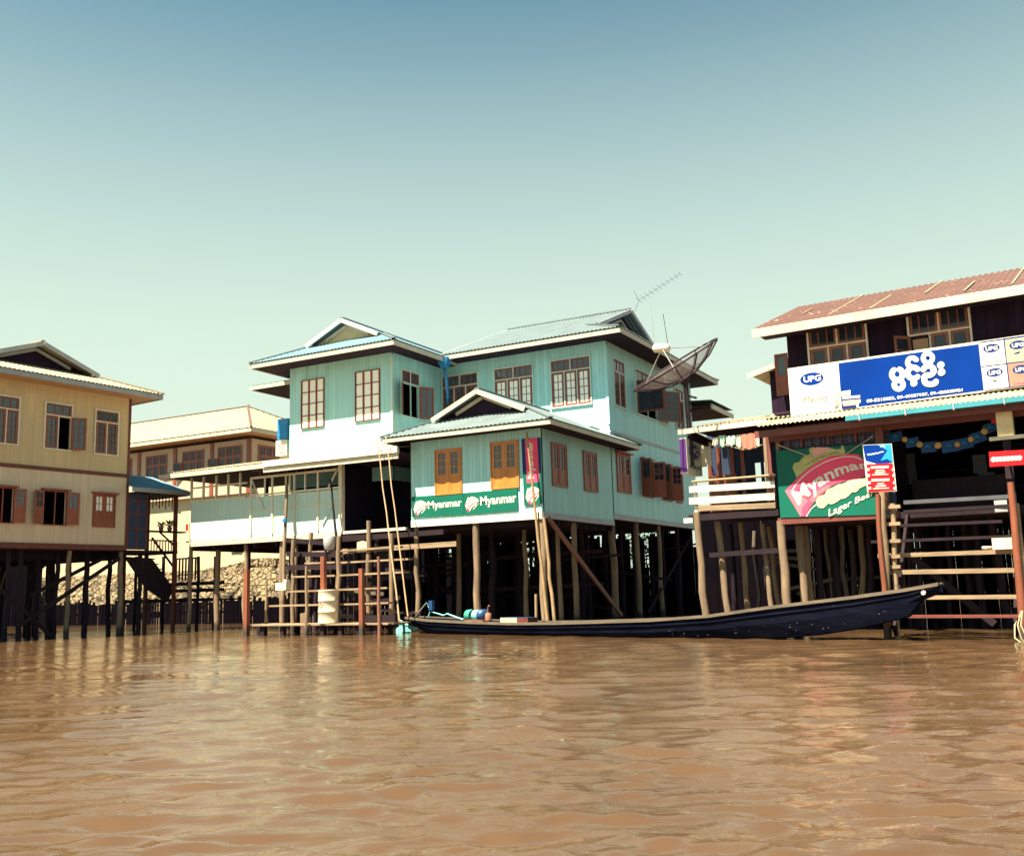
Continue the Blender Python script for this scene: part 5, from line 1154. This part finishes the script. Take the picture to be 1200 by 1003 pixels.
S.arct('Myanmar', curve, 'signwhite', weight=.022)
S.text('Lager Beer', (Z4(520, 655), Z4(935, 475), Z4(950, 530), Z4(540, 735)), 'signwhite', shear=.25, weight=.01)
S.mb.build('artwork', root)
b = MB(); a = GH.y(911, 521, -.12); c = GH.y(945, 534, -.12); d = GH.y(990, 533, -.12); e = GH.y(1023, 511, -.12); b.rod([a, c, d, e], .012, 'rope', 6)
tag(b.build('rope', None, tuple(GH.l)), 'pale rope slung across the top of the green banner', 'rope').rotation_euler.z = GH.rot

# small blue and red advert
YC = -.75; Wq = Off('f', YC); pq = lambda x, y: GH.yy(x, y, YC); Z5 = lambda x, y: (980+x/5.014, 480+y/5.014)
root = fthing(GH, 'advert_board', 'small upright board, blue above and red with white lines below, beside the green banner', 'board')
q = [pq(*Z5(155, 208)), pq(*Z5(325, 200)), pq(*Z5(355, 478)), pq(*Z5(183, 488))]
b = MB(); b.slab([Wq(u, v, 0) for u, v in q], Vector(Wq(0, 0, 1))-Vector(Wq(0, 0, 0)), .03, 'signwhite'); b.build('board', root)
S = Sign(Wq, pq); S.w = .002
S.poly([Z5(*p_) for p_ in ((156, 210), (323, 202), (335, 310), (250, 322), (172, 300))], 'signblue'); S.poly([Z5(*p_) for p_ in ((240, 206), (323, 202), (335, 312), (300, 290), (260, 300), (300, 240))], 'signcyan')
S.stroke([Z5(183, 262), Z5(192, 268), Z5(198, 258), Z5(206, 266), Z5(214, 256), Z5(222, 264), Z5(232, 252), Z5(242, 259), Z5(254, 250), Z5(276, 247)], .022, 'signwhite'); S.stroke([Z5(262, 218), Z5(275, 210), Z5(285, 218)], .02, 'signwhite')
S.poly([Z5(*p_) for p_ in ((178, 322), (332, 314), (350, 474), (188, 485))], 'red')
for y in (345, 380, 422, 455):
    for sx in (178, 326): S.poly([Z5(sx+(y-330)*.09, y), Z5(sx+15+(y-330)*.09, y-1), Z5(sx+16+(y-330)*.09, y+13), Z5(sx+(y-330)*.09, y+14)], 'signwhite')
for y, w_, h in ((338, 105, 13), (356, 50, 5), (368, 60, 8), (381, 95, 5), (413, 105, 13), (434, 40, 5), (448, 60, 8), (462, 95, 5)):
    cx = 256+(y-338)*.06; S.poly([Z5(cx-w_/2, y-h/2+2), Z5(cx+w_/2, y-h/2-2), Z5(cx+w_/2, y+h/2-2), Z5(cx-w_/2, y+h/2+2)], 'signwhite')
S.mb.build('artwork', root)
a = pq(1028, 570); MB().box(a[0]+.0, a[0]+.04, YC+.035, YC+.08, a[1]-.2, a[1]+.8, 'rusty').build('bracket', root)
MB().box(a[0]-.01, a[0]+.03, YC+.08, -.16, a[1]+.3, a[1]+.34, 'rusty').build('arm', root)
# red sign with linked white dots
YD = -.75; Wq = Off('f', YD); pq = lambda x, y: GH.yy(x, y, YD); Z6 = lambda x, y: (1140+x/6.683, 470+y/6.683)
root = fthing(GH, 'round_letter_sign', 'bright red sign with a row of joined white circles at the right edge', 'sign')
b = MB(); b.slab([Wq(*pq(*Z6(*p_)), 0) for p_ in ((125, 398), (445, 378), (450, 495), (133, 515))], Vector(Wq(0, 0, 1))-Vector(Wq(0, 0, 0)), .03, 'red'); b.build('board', root)
S = Sign(Wq, pq); S.w = .002
for k in range(8): S.ell(Z6(160+k*29.5, 457-k*1.8), (2.9, -.15), (0, 2.9), 'signwhite', 16)
S.mb.build('lettering', root)
a = pq(1178, 530); MB().box(a[0]-.02, a[0]+.02, YD+.035, -.3, a[1], a[1]+.04, 'rusty').build('arm', root)
# hanging box sign at the balcony corner
SB = Fr((0, 0), 0); c0 = GH.y(803.8, 513, -.12); c1 = GH.y(803.8, 554.5, -.12)
root = thing('box_sign', 'projecting box sign, purple edge and white side with a round blue emblem', 'sign', wl(GH, c0[0], -.12, c1[2]), GH.rot)
H_ = c0[2]-c1[2]; D_ = 1.0
b = MB(); b.box(-.19, 0, 0, D_, 0, H_, 'signwhite'); b.build('box', root)
b = MB(); b.box(-.185, -.012, -.012, -.002, .02, H_-.02, 'signpurple'); b.build('purple_edge', root)
S = Sign(lambda u, v, w_: (w_, u, v), lambda x, y: (x, y)); S.w = .003
S.ell((D_*.52, H_*.66), (D_*.38, 0), (0, H_*.24), 'signblue'); S.ell((D_*.52, H_*.66), (D_*.33, 0), (0, H_*.205), 'signwhite'); S.ell((D_*.52, H_*.66), (D_*.30, 0), (0, H_*.19), 'signblue')
S.text('UPG', ((D_*.30, H_*.76), (D_*.76, H_*.76), (D_*.76, H_*.56), (D_*.30, H_*.56)), 'signwhite', weight=.01)
S.text('Alkyd', ((D_*.12, H_*.30), (D_*.92, H_*.30), (D_*.92, H_*.10), (D_*.12, H_*.10)), 'signgreen', weight=.02)
S.mb.build('artwork', root)
x, y, z = GH.y(824, 533, 1.0); tag(MB().box(-.22, .22, 0, .03, -.32, .32, 'white').build('white_panel', None, wl(GH, x, 1.0, z)), 'plain white panel half hidden behind the projecting box sign', 'panel')

# garland of blue flags
gp = [(1042, 508), (1057, 515), (1070, 520), (1088, 524), (1100, 523.5), (1113, 523.5), (1131, 520), (1146, 513), (1161, 501), (1168, 492)]
G0 = [GH.y(*p_, .1) for p_ in gp]
root = fthing(GH, 'garland', 'sagging garland of blue flags and ochre rosettes across the shop opening', 'garland')
MB().rod(G0, .01, 'black', 6).build('cord', root)
for k, (px, py, m, s_) in enumerate(((1050, 512, 'b', 1), (1060.5, 515, 'o', .8), (1069, 518.5, 'b', 1), (1078, 521, 'o', .9), (1088, 524, 'b', 1.1), (1099.5, 522, 'o', 1), (1113, 523, 'b', 1.2), (1122, 521, 'o', .8), (1130.5, 519.5, 'b', 1.1), (1138, 515, 'o', .8), (1146, 512.5, 'b', 1.1), (1154, 505.5, 'o', .9), (1161, 501, 'b', 1), (1166, 492, 'r', 1))):
    x, y, z = GH.y(px, py, .08); b = MB()
    if m == 'b':
        ww, hh = .15*s_, .11*s_; tl = -(px-1100)/60*.22 if px < 1100 else (px-1100)/60*.35
        P_ = lambda u, v: (x+u*math.cos(tl)-v*math.sin(tl), .08+.02*math.sin(u*20), z+u*math.sin(tl)+v*math.cos(tl))
        n_ = 8; vs = [P_(-ww+2*ww*i/n_, hh*s2_) for i in range(n_+1) for s2_ in (1, -1)]
        b.add(vs, [(2*i, 2*i+1, 2*i+3, 2*i+2) for i in range(n_)], 'flagblue')
        for uu, vv in ((-.03, .0), (.0, .03), (.03, -.01)): b.add([(p_[0], p_[1]-.03, p_[2]) for p_ in (P_(uu-.03, vv-.008), P_(uu+.02, vv+.01), P_(uu+.02, vv+.025), P_(uu-.03, vv+.008))], [(0, 1, 2, 3)], 'signcyan')
        b.build('flag', root)
    else:
        b.lathe((x, .05, z), [(-.03, .02), (-.02, .07*s_), (.0, .085*s_), (.03, .05)], 'ochre' if m == 'o' else 'red', 10, axis=(0, 1, 0)); b.build('rosette', root)

# clothes line
lp = [(812, 505), (832, 514.5), (852, 522), (871, 527), (884, 525.5), (893, 521)]
L0 = [GH.y(*p_, -.02) for p_ in lp]; o = MB().rod(L0, .008, 'rope', 6).build('clothes_line', None, tuple(GH.l)); o.rotation_euler.z = GH.rot; tag(o, 'thin sagging clothes line under the balcony roof', 'clothes line')
def cloth(name, txt, pts, m, y=-.03):
    P4 = [GH.y(*p_, y) for p_ in pts]; nx, nz = 10, 6; b = MB(); vs = []
    for j in range(nz+1):
        for i in range(nx+1):
            s_, t = i/nx, j/nz; top = Vector(P4[0]).lerp(Vector(P4[1]), s_); bot = Vector(P4[3]).lerp(Vector(P4[2]), s_); p = top.lerp(bot, t)
            p.y += .03*math.sin(s_*14+hash(name+txt) % 5)*(.3+t); p.z += .02*math.sin(s_*9)*t; vs.append(p)
    b.add(vs, [(j*(nx+1)+i, j*(nx+1)+i+1, (j+1)*(nx+1)+i+1, (j+1)*(nx+1)+i) for j in range(nz) for i in range(nx)], m, True)
    o = b.build(name, None, tuple(GH.l)); o.rotation_euler.z = GH.rot; tag(o, txt, 'cloth', 'laundry on the balcony line')
cloth('towel', 'white cloth at the left end of the clothes line', [(836, 513), (842, 512), (842, 521), (834, 523)], 'clothw')
cloth('shirt', 'pale mint shirt hanging beside the leftmost white cloth', [(842, 510.5), (850, 510), (849, 525), (843, 521)], 'clothg')
cloth('shirt', 'green patterned cloth in the middle of the clothes line', [(850.5, 511), (862, 510), (861.5, 522), (851, 521)], 'clothg', -.05)
cloth('towel', 'white towel left of the terracotta cloth on the line', [(862.5, 510), (868, 509), (869, 525), (863, 523)], 'clothw')
cloth('towel', 'square terracotta cloth on the balcony clothes line', [(867.5, 509.5), (884, 507), (886, 525), (870, 526.5)], 'clothr', -.06)
cloth('towel', 'narrow white towel at the right end of the line', [(884.5, 508), (889.5, 507), (890.5, 522), (886.5, 523)], 'clothw')
x_ = GH.y(848, 530, .6); cloth('trousers', 'dark trousers hanging behind the mint shirt', [(846, 524), (852, 523), (853, 537), (847, 538)], 'clothb', .3)

# ---------------- satellite dish
hub = Vector(W0.y(803, 447, 24.9)); foot = Vector(W0.y(809, 506, 24.9))
dish = thing('satellite_dish', 'big dark mesh satellite dish on a pole above the balcony roof', 'dish', tuple(foot))
ax = (Vector(c_r0)*-.48+Vector((0, 0, 1))*.80-Vector((c_f[0], c_f[1], 0))*.14).normalized(); a_ = ax.cross(Vector((0, 0, 1))).normalized(); b_ = ax.cross(a_)
hl = hub-foot; RD, DD = 1.28, .46
bowl = lambda r, t: hl+ax*(DD*(r/RD)**2+.06)+(a_*math.cos(t)+b_*math.sin(t))*r
b = MB(); nr, na = 6, 36
vs = [bowl(RD*(.02+.98*j/nr), 2*math.pi*i/na) for j in range(nr+1) for i in range(na)]
def mesh_mat():
    m, n, bb = nodes_of('dish_mesh'); bb.inputs['Base Color'].default_value = (.07, .05, .045, 1); bb.inputs['Roughness'].default_value = .5
    bb.inputs['Alpha'].default_value = .34; return m
M_['dishmesh'] = mesh_mat()
b.add(vs, [(j*na+i, j*na+(i+1) % na, (j+1)*na+(i+1) % na, (j+1)*na+i) for j in range(nr) for i in range(na)], 'dishmesh', True); b.build('mesh_bowl', dish)
b = MB(); b.rod([bowl(RD, 2*math.pi*i/na)+Vector((0, 0, 0)) for i in range(na+1)], .024, 'stripe', 6); b.build('rim', dish)
for k in range(12):
    t = 2*math.pi*k/12; MB().rod([bowl(RD*q_, t)-ax*.02 for q_ in (.05, .35, .7, 1)], .020, 'stripe', 5).build('rib', dish)
b = MB(); b.rod([bowl(RD*.55, 2*math.pi*i/na)-ax*.01 for i in range(na+1)], .013, 'stripe', 5); b.build('ring', dish)
fc = Vector(W0.y(771, 409, 24.9))-foot; fc = hl+ax*1.05+(fc-(hl+ax*1.05))*.35
for k in range(3):
    t = 2*math.pi*k/3+.5; MB().rod([bowl(RD*.9, t), fc], .014, 'steel', 5).build('feed_strut', dish)
b = MB(); b.lathe(fc, [(-.22, .06), (-.2, .11), (.2, .12), (.24, .08)], 'white', 14, axis=Vector((-1, .1, .12))); b.build('feed_horn', dish)
b = MB(); b.rod([(0, 0, -.9), tuple(hl*.98)], .065, 'stripe', 10); b.build('pole', dish)
b = MB(); b.lathe(hl-ax*.05, [(0, .12), (.12, .14)], 'stripe', 12, axis=ax); b.build('hub', dish)
b = MB(); b.rod([tuple(hl*.72), tuple(hl*.98+Vector((.28, 0, -.45)))], .03, 'stripe', 6); b.build('actuator', dish)
# tube lamp under the main eave
# ---------------- television aerial
af = Vector(W0.y(770, 402, 37.0)); at_ = Vector(W0.y(761, 347, 37.0)); ae0 = Vector(W0.y(749, 352, 37.0)); ae1 = Vector(W0.y(797, 321, 37.0))
an = thing('aerial', 'thin television aerial with a long boom above the turquoise house roof', 'aerial', tuple(af-Vector((0, 0, 2.2))))
O3 = Vector(an.location); MB().rod([(0, 0, 0), tuple(at_-O3)], .018, 'steel', 6, .012).build('mast', an)
b = MB(); b.rod([tuple(ae0-O3), tuple(ae1-O3)], .006, 'stripe', 6); b.build('boom', an)
d = (ae1-ae0); n_ = Vector((d.y, -d.x, 0)).normalized()*.0+Vector((.25, .97, 0))
for k in range(11):
    p = ae0-O3+d*(k/10); l = .24-.012*k; MB().rod([tuple(p-n_*l+Vector((0, 0, .05))), tuple(p+n_*l-Vector((0, 0, .05)))], .006, 'stripe', 5).build('element', an)
b = MB(); p = ae0-O3
for s_ in (-1, 1): b.rod([tuple(p+Vector((-.22, 0, .45*s_))), tuple(p)], .008, 'stripe', 5)
b.build('reflector', an)
gw = MB(); p0 = Vector(W0.y(777, 368, 37.0)); p1 = Vector(W0.y(785, 412, 37.0)); gw.rod([(0, 0, -.3), tuple(p0-p1)], .012, 'stripe', 5)
tag(gw.build('mast', None, tuple(p1)), 'short bare rod standing right of the television aerial on the roof', 'rod')

# ================================================================== long boat
BT = Fr((-17.1, 24.9), -18.0)
boat = fthing(BT, 'longtail_boat', 'long black narrow wooden boat moored in front of the stilt houses', 'boat')
gw_ = [(475, 724), (500, 727), (550, 729.5), (600, 731), (650, 730.5), (700, 729), (760, 727), (830, 722), (900, 712), (950, 706), (1000, 700), (1060, 691.5), (1100, 684.5)]
hwf = lambda t: .60*min(1, (t/.10+.45))*(1 if t < .55 else max(.16, 1-((t-.55)/.45)**1.6*.86))
st = []
for i, (px, py) in enumerate(gw_):
    s0 = BT.y(px, py, 0); t = min(1, max(0, (s0[0]+.3)/15.8)); hw = hwf(t); yn = .62-hw; q = BT.y(px, py, yn); st.append((q[0], q[2], hw))
kx = [s[0] for s in st]
kz = np.interp(kx, [-.3, .6, 1.2, 9.0, 11.5, 12.8, 13.7, 14.6, 15.1, 15.8], [.28, -.12, -.16, -.16, -.06, .05, .17, .34, .50, 1.0])
b = MB(); rows_ = []
for (x, zg, hw), kz_ in zip(st, kz):
    xk = x-(.30 if x > 15 else 0); xm = x-(.12 if x > 15 else 0)
    rows_.append([(x, .62-hw, zg), (xm, .62-hw*.93, zg*.5+kz_*.5), (xk, .62-hw*.62, kz_+.02), (xk, .62, kz_), (xk, .62+hw*.62, kz_+.02), (xm, .62+hw*.93, zg*.5+kz_*.5), (x, .62+hw, zg),
                  (x, .62+hw-.05, zg-.002), (x, .62+hw*.6, max(kz_+.06, zg-.3)), (x, .62-hw*.6, max(kz_+.06, zg-.3)), (x, .62-hw+.05, zg-.002)])
vs = [p for r_ in rows_ for p in r_]; m_ = 11; fs = [(i*m_+j, i*m_+(j+1) % m_, (i+1)*m_+(j+1) % m_, (i+1)*m_+j) for i in range(len(rows_)-1) for j in range(m_)]
fs += [tuple(range(m_)), tuple((len(rows_)-1)*m_+j for j in reversed(range(m_)))]
b.add(vs, fs, 'hull'); hull = b.build('hull', boat)
for sd in (-1, 1):
    b = MB(); k = len(st)
    pts = [(x, .62+sd*hw, zg) for x, zg, hw in st]; vs = []
    for (x, y, z) in pts:
        o_ = sd*.03; vs += [(x, y+o_, z+.035), (x, y-sd*.05, z+.035), (x, y-sd*.05, z+.003), (x, y+o_, z-.03)]
    b.add(vs, [(i*4+j, i*4+(j+1) % 4, (i+1)*4+(j+1) % 4, (i+1)*4+j) for i in range(k-1) for j in range(4)]+[(0, 1, 2, 3), tuple((k-1)*4+j for j in (3, 2, 1, 0))], 'gunwale'); b.build('gunwale', boat)
    b = MB(); vs = []
    for (x, zg, hw), kz_ in zip(st, kz):
        y = .62+sd*(hw*.975+.004); z = zg-(zg-kz_)*.22; vs += [(x-.02, y, z+.02), (x-.02, y+sd*.018, z+.01), (x-.02, y+sd*.018, z-.01), (x-.02, y, z-.02)]
    b.add(vs, [(i*4+j, i*4+(j+1) % 4, (i+1)*4+(j+1) % 4, (i+1)*4+j) for i in range(k-1) for j in range(4)], 'hull'); b.build('rubbing_strake', boat)
for k in range(9): x = 1.6+k*1.35; zg = float(np.interp(x, kx, [s[1] for s in st])); hw = float(np.interp(x, kx, [s[2] for s in st])); MB().box(x, x+.14, .62-hw+.06, .62+hw-.06, zg-.09, zg-.05, 'gunwale').build('thwart', boat)
q = BT.y(1083, 694.5, .5); b = MB(); b.lathe((q[0], .62-.14, q[2]), [(0, .045), (.03, .04)], 'white', 10, axis=(0.05, -1, 0)); b.build('prow_mark', boat)
random.seed(11); b = MB()
for k in range(30):   # scraped white paint flecks on the hull side
    px = random.choice((random.gauss(860, 40), random.gauss(790, 18), random.gauss(912, 12), random.gauss(965, 25))); x = BT.y(px, 735, .0)[0]
    zg = float(np.interp(x, kx, [s[1] for s in st])); kz_ = float(np.interp(x, kx, kz)); hw = float(np.interp(x, kx, [s[2] for s in st])); t = random.uniform(.62, .95)
    z = zg+(kz_-zg)*t*.9; yy_ = .62-hw*(.965-.07*t if t < .5 else .93-.31*(t*.9-.5)/.5)-.012; s_ = random.uniform(.006, .022)
    b.add([(x-s_, yy_, z), (x, yy_, z+s_*.8), (x+s_*.7, yy_, z+.3*s_), (x+s_*.3, yy_, z-s_*.6)], [(0, 1, 2, 3)], 'dimgrey')
b.build('paint_flecks', boat)
# engine and long tail
E_ = lambda px, py, y=.5: BT.y(px, py, y)
eng = MB(); c = E_(555, 721, .55)
eng.lathe((c[0]-.2, .62, c[2]), [(-.14, .05), (-.13, .16), (.0, .17), (.06, .15)], 'greenp', 18, axis=(1, 0, 0)); eng.lathe((c[0]+.06, .62, c[2]), [(-.08, .15), (.12, .16), (.2, .13)], 'aqua', 18, axis=(1, 0, 0)); eng.lathe((c[0]+.28, .62, c[2]), [(-.06, .17), (.12, .17), (.14, .06)], 'bluepaint', 18, axis=(1, 0, 0))
eng.box(c[0]-.3, c[0]+.5, .45, .80, c[2]-.28, c[2]-.12, 'rusty'); en = eng.build('engine', boat)
b = MB(); p = E_(572, 722, .6); b.lathe((p[0], .6, p[2]-.12), [(0, .09), (.2, .085), (.22, .03)], 'rusty', 12); b.rod([(p[0], .6, p[2]+.08), (p[0], .6, p[2]+.22), (p[0]+.05, .6, p[2]+.30)], .025, 'rusty', 8); b.build('exhaust', boat)
b = MB(); b.rod([E_(543, 726), E_(524, 719), E_(520, 721), E_(504, 716.5), E_(500, 706)], .022, 'aqua', 8); b.rod([E_(500, 706), E_(487, 722)], .018, 'steel', 6); b.rod([E_(504, 716.5), E_(502, 723)], .02, 'aqua', 6); b.build('control_frame', boat)
b = MB(); a = E_(505, 706); b.box(a[0]-.07, a[0]+.1, .46, .56, a[2]-.22, a[2]+.06, 'bluepaint'); b.build('fuel_can', boat)
b = MB(); b.rod([E_(496, 737, .45), E_(464, 729, .45)], .022, 'aqua', 8); b.rod([E_(496, 737, .45), E_(480, 733, .45), E_(461, 722, .45), E_(459, 724, .45)], .02, 'aqua', 8)
b.slab([E_(464, 742, .45), E_(464, 731, .45), E_(472, 733, .45), E_(490, 735.5, .45), E_(488, 738, .45)], (0, -1, 0), .03, 'aqua'); b.rod([E_(481, 737, .45), E_(481.5, 744, .45)], .02, 'aqua', 6); b.build('propeller_guard', boat)
for px0, px1, py0, py1, m, txt in ((588, 607, 723.5, 730, 'signcream', 'tan box lying in the boat'), (607.5, 620, 723.5, 730, 'rust', 'brown box beside the tan box in the boat')):
    a = E_(px0, py1, .5); c = E_(px1, py0, .5); tag(MB().box(0, c[0]-a[0], 0, .35, 0, c[2]-a[2], m).add([(0, -.003, c[2]-a[2]+.004), (c[0]-a[0], -.003, c[2]-a[2]+.004), (c[0]-a[0], .35, c[2]-a[2]+.004), (0, .35, c[2]-a[2]+.004)], [(0, 1, 2, 3)], 'bluepaint').build('wooden_box', None, wl(BT, a[0], .45, a[2])), txt, 'box', 'boxes in the boat').rotation_euler.z = BT.rot
a = E_(628, 730, .9); c = E_(628, 696, .9); o = MB().rod([(a[0], .9, -.5), (c[0], .9, c[2])], .04, 'bamboo', 8).build('punt_pole', None, tuple(BT.l)); o.rotation_euler.z = BT.rot; tag(o, 'short pale pole standing upright just behind the boat', 'pole')

# thin wires at the left edge
for p0, p1, y, txt in (((11, 525), (-4, 660), 24.2, 'left of two thin poles crossing the yellow house at the photo edge'), ((21, 622), (-6, 712), 24.0, 'right, lower of two thin poles before the yellow house at the photo edge')):
    a = Vector(W0.y(*p0, y)); c = Vector(W0.y(*p1, y-.4)); tag(MB().rod([tuple(a-c), (0, 0, 0)], .022, 'bamboo', 6).build('fishing_pole', None, tuple(c)), txt, 'pole', 'thin poles at the left edge')

# ================================================================== greenery and clutter on the bank behind
def bush(x, y, r, h, txt, n=900, name='bush'):
    t = thing(name, txt, 'bush', (x, y, .8), 0, 'bushes on the bank'); b = MB()
    for k in range(5): a = random.uniform(0, 6.28); b.rod([(0, 0, 0), (math.cos(a)*r*.3, math.sin(a)*r*.3, h*.5), (math.cos(a)*r*.6, math.sin(a)*r*.6, h*.85)], .05, 'plankdark', 5, .015)
    b.build('stem', t); f = MB(); cl = [(random.gauss(0, r*.4), random.gauss(0, r*.4), random.uniform(.2, .9)*h) for _ in range(16)]
    for i in range(n):
        cx, cy, cz = random.choice(cl); p = Vector((cx+random.gauss(0, r*.2), cy+random.gauss(0, r*.2), max(.05, cz+random.gauss(0, h*.1)))); d = Vector((random.gauss(0, 1), random.gauss(0, 1), random.gauss(0, .6))).normalized()*.16; s = d.cross(Vector((random.random(), random.random(), 1))).normalized()*.06
        f.add([p-d, p+s, p+d, p-s], [(0, 1, 2, 3)], 'leaf' if i % 3 else 'leafdark')
    f.build('foliage', t)
random.seed(5)
for i, (x, y, r, h) in enumerate(((-24, 47, 2.2, 3.2), (-18.5, 48, 2.5, 3.8), (-13, 47, 2.4, 3.0), (-8, 46.5, 2.2, 3.4), (-3, 46, 2.4, 3.2), (-29, 46, 2.0, 2.8))):
    bush(x, y, r, h, ['bush glimpsed through the piles left of the turquoise house centre', 'tallest bush glimpsed behind the middle piles', 'bush glimpsed behind the right piles of the turquoise house', 'bush glimpsed beneath the balcony', 'bush behind the dark shop piles', 'bush glimpsed behind the terrace steps'][i])

# tangle of cross pieces and extra posts in the dark under the houses
random.seed(21)
for k in range(22):
    x = random.uniform(-26, -14.2); y = random.uniform(31, 40); l = random.uniform(1.5, 4); z = random.uniform(.5, 3.0)
    MB().beam((x-LO.x-l/2, y-LO.y, z), (x-LO.x+l/2, y-LO.y+random.uniform(-1, 1), z+random.uniform(-.9, .9)), .05, random.uniform(.06, .14), 'plankdark').build('brace', teal)
for k in range(24):
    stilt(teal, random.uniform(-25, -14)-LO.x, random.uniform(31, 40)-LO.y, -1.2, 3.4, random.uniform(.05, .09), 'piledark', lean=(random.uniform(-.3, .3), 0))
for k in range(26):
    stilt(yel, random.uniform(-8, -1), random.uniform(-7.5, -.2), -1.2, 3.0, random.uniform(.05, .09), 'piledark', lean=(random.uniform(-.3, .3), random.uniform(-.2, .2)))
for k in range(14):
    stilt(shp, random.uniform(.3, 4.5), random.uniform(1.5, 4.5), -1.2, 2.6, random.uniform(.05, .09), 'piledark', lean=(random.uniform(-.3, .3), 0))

# extra uprights and cross boards crowded behind the terrace steps
random.seed(33)
for k in range(11):
    x = random.uniform(-2.4, 2.1); y = random.uniform(1.8, 3.6)
    MB().rod([(x+random.uniform(-.15, .15), y, -1.0), (x, y, random.uniform(2.2, 3.2))], random.uniform(.04, .075), random.choice(('piledark', 'piledark', 'pile')), 8, bend=.04, seg=5, knots=.06).build('post', stp)
for k in range(12):
    x = random.uniform(-2.4, 1.4); y = random.uniform(1.9, 3.4); z = random.uniform(.5, 3.0); l = random.uniform(.8, 2.0)
    MB().beam((x, y, z), (x+l, y+random.uniform(-.2, .2), z+random.uniform(-.25, .25)), .04, random.uniform(.07, .15), random.choice(('plankdark', 'plankdark', 'dimwood'))).build('cross_board', stp)

# crooked poles crowded under the balcony and the front of the shop
random.seed(44)
for k in range(13):
    x = random.uniform(-2.2, 2.3); y = random.uniform(1.2, 4.2); l = random.uniform(-.3, .3); own = bal if x < -.1 else shp
    MB().rod([(x+l, y, -1.0), (x, y, 2.65)], random.uniform(.045, .08), random.choice(('piledark', 'pile', 'dimwood')), 8, bend=.05, seg=6, knots=.07).build('stilt', own)
for k in range(6):
    x = random.uniform(-2.2, .5); y = random.uniform(2.0, 4.2); z = random.uniform(.5, 2.3); own = bal if x < -.1 else shp
    MB().beam((x, y, z), (x+random.uniform(.9, 1.8), y+.1, z+random.uniform(-.4, .4)), .04, .09, 'dimwood').build('brace', own)
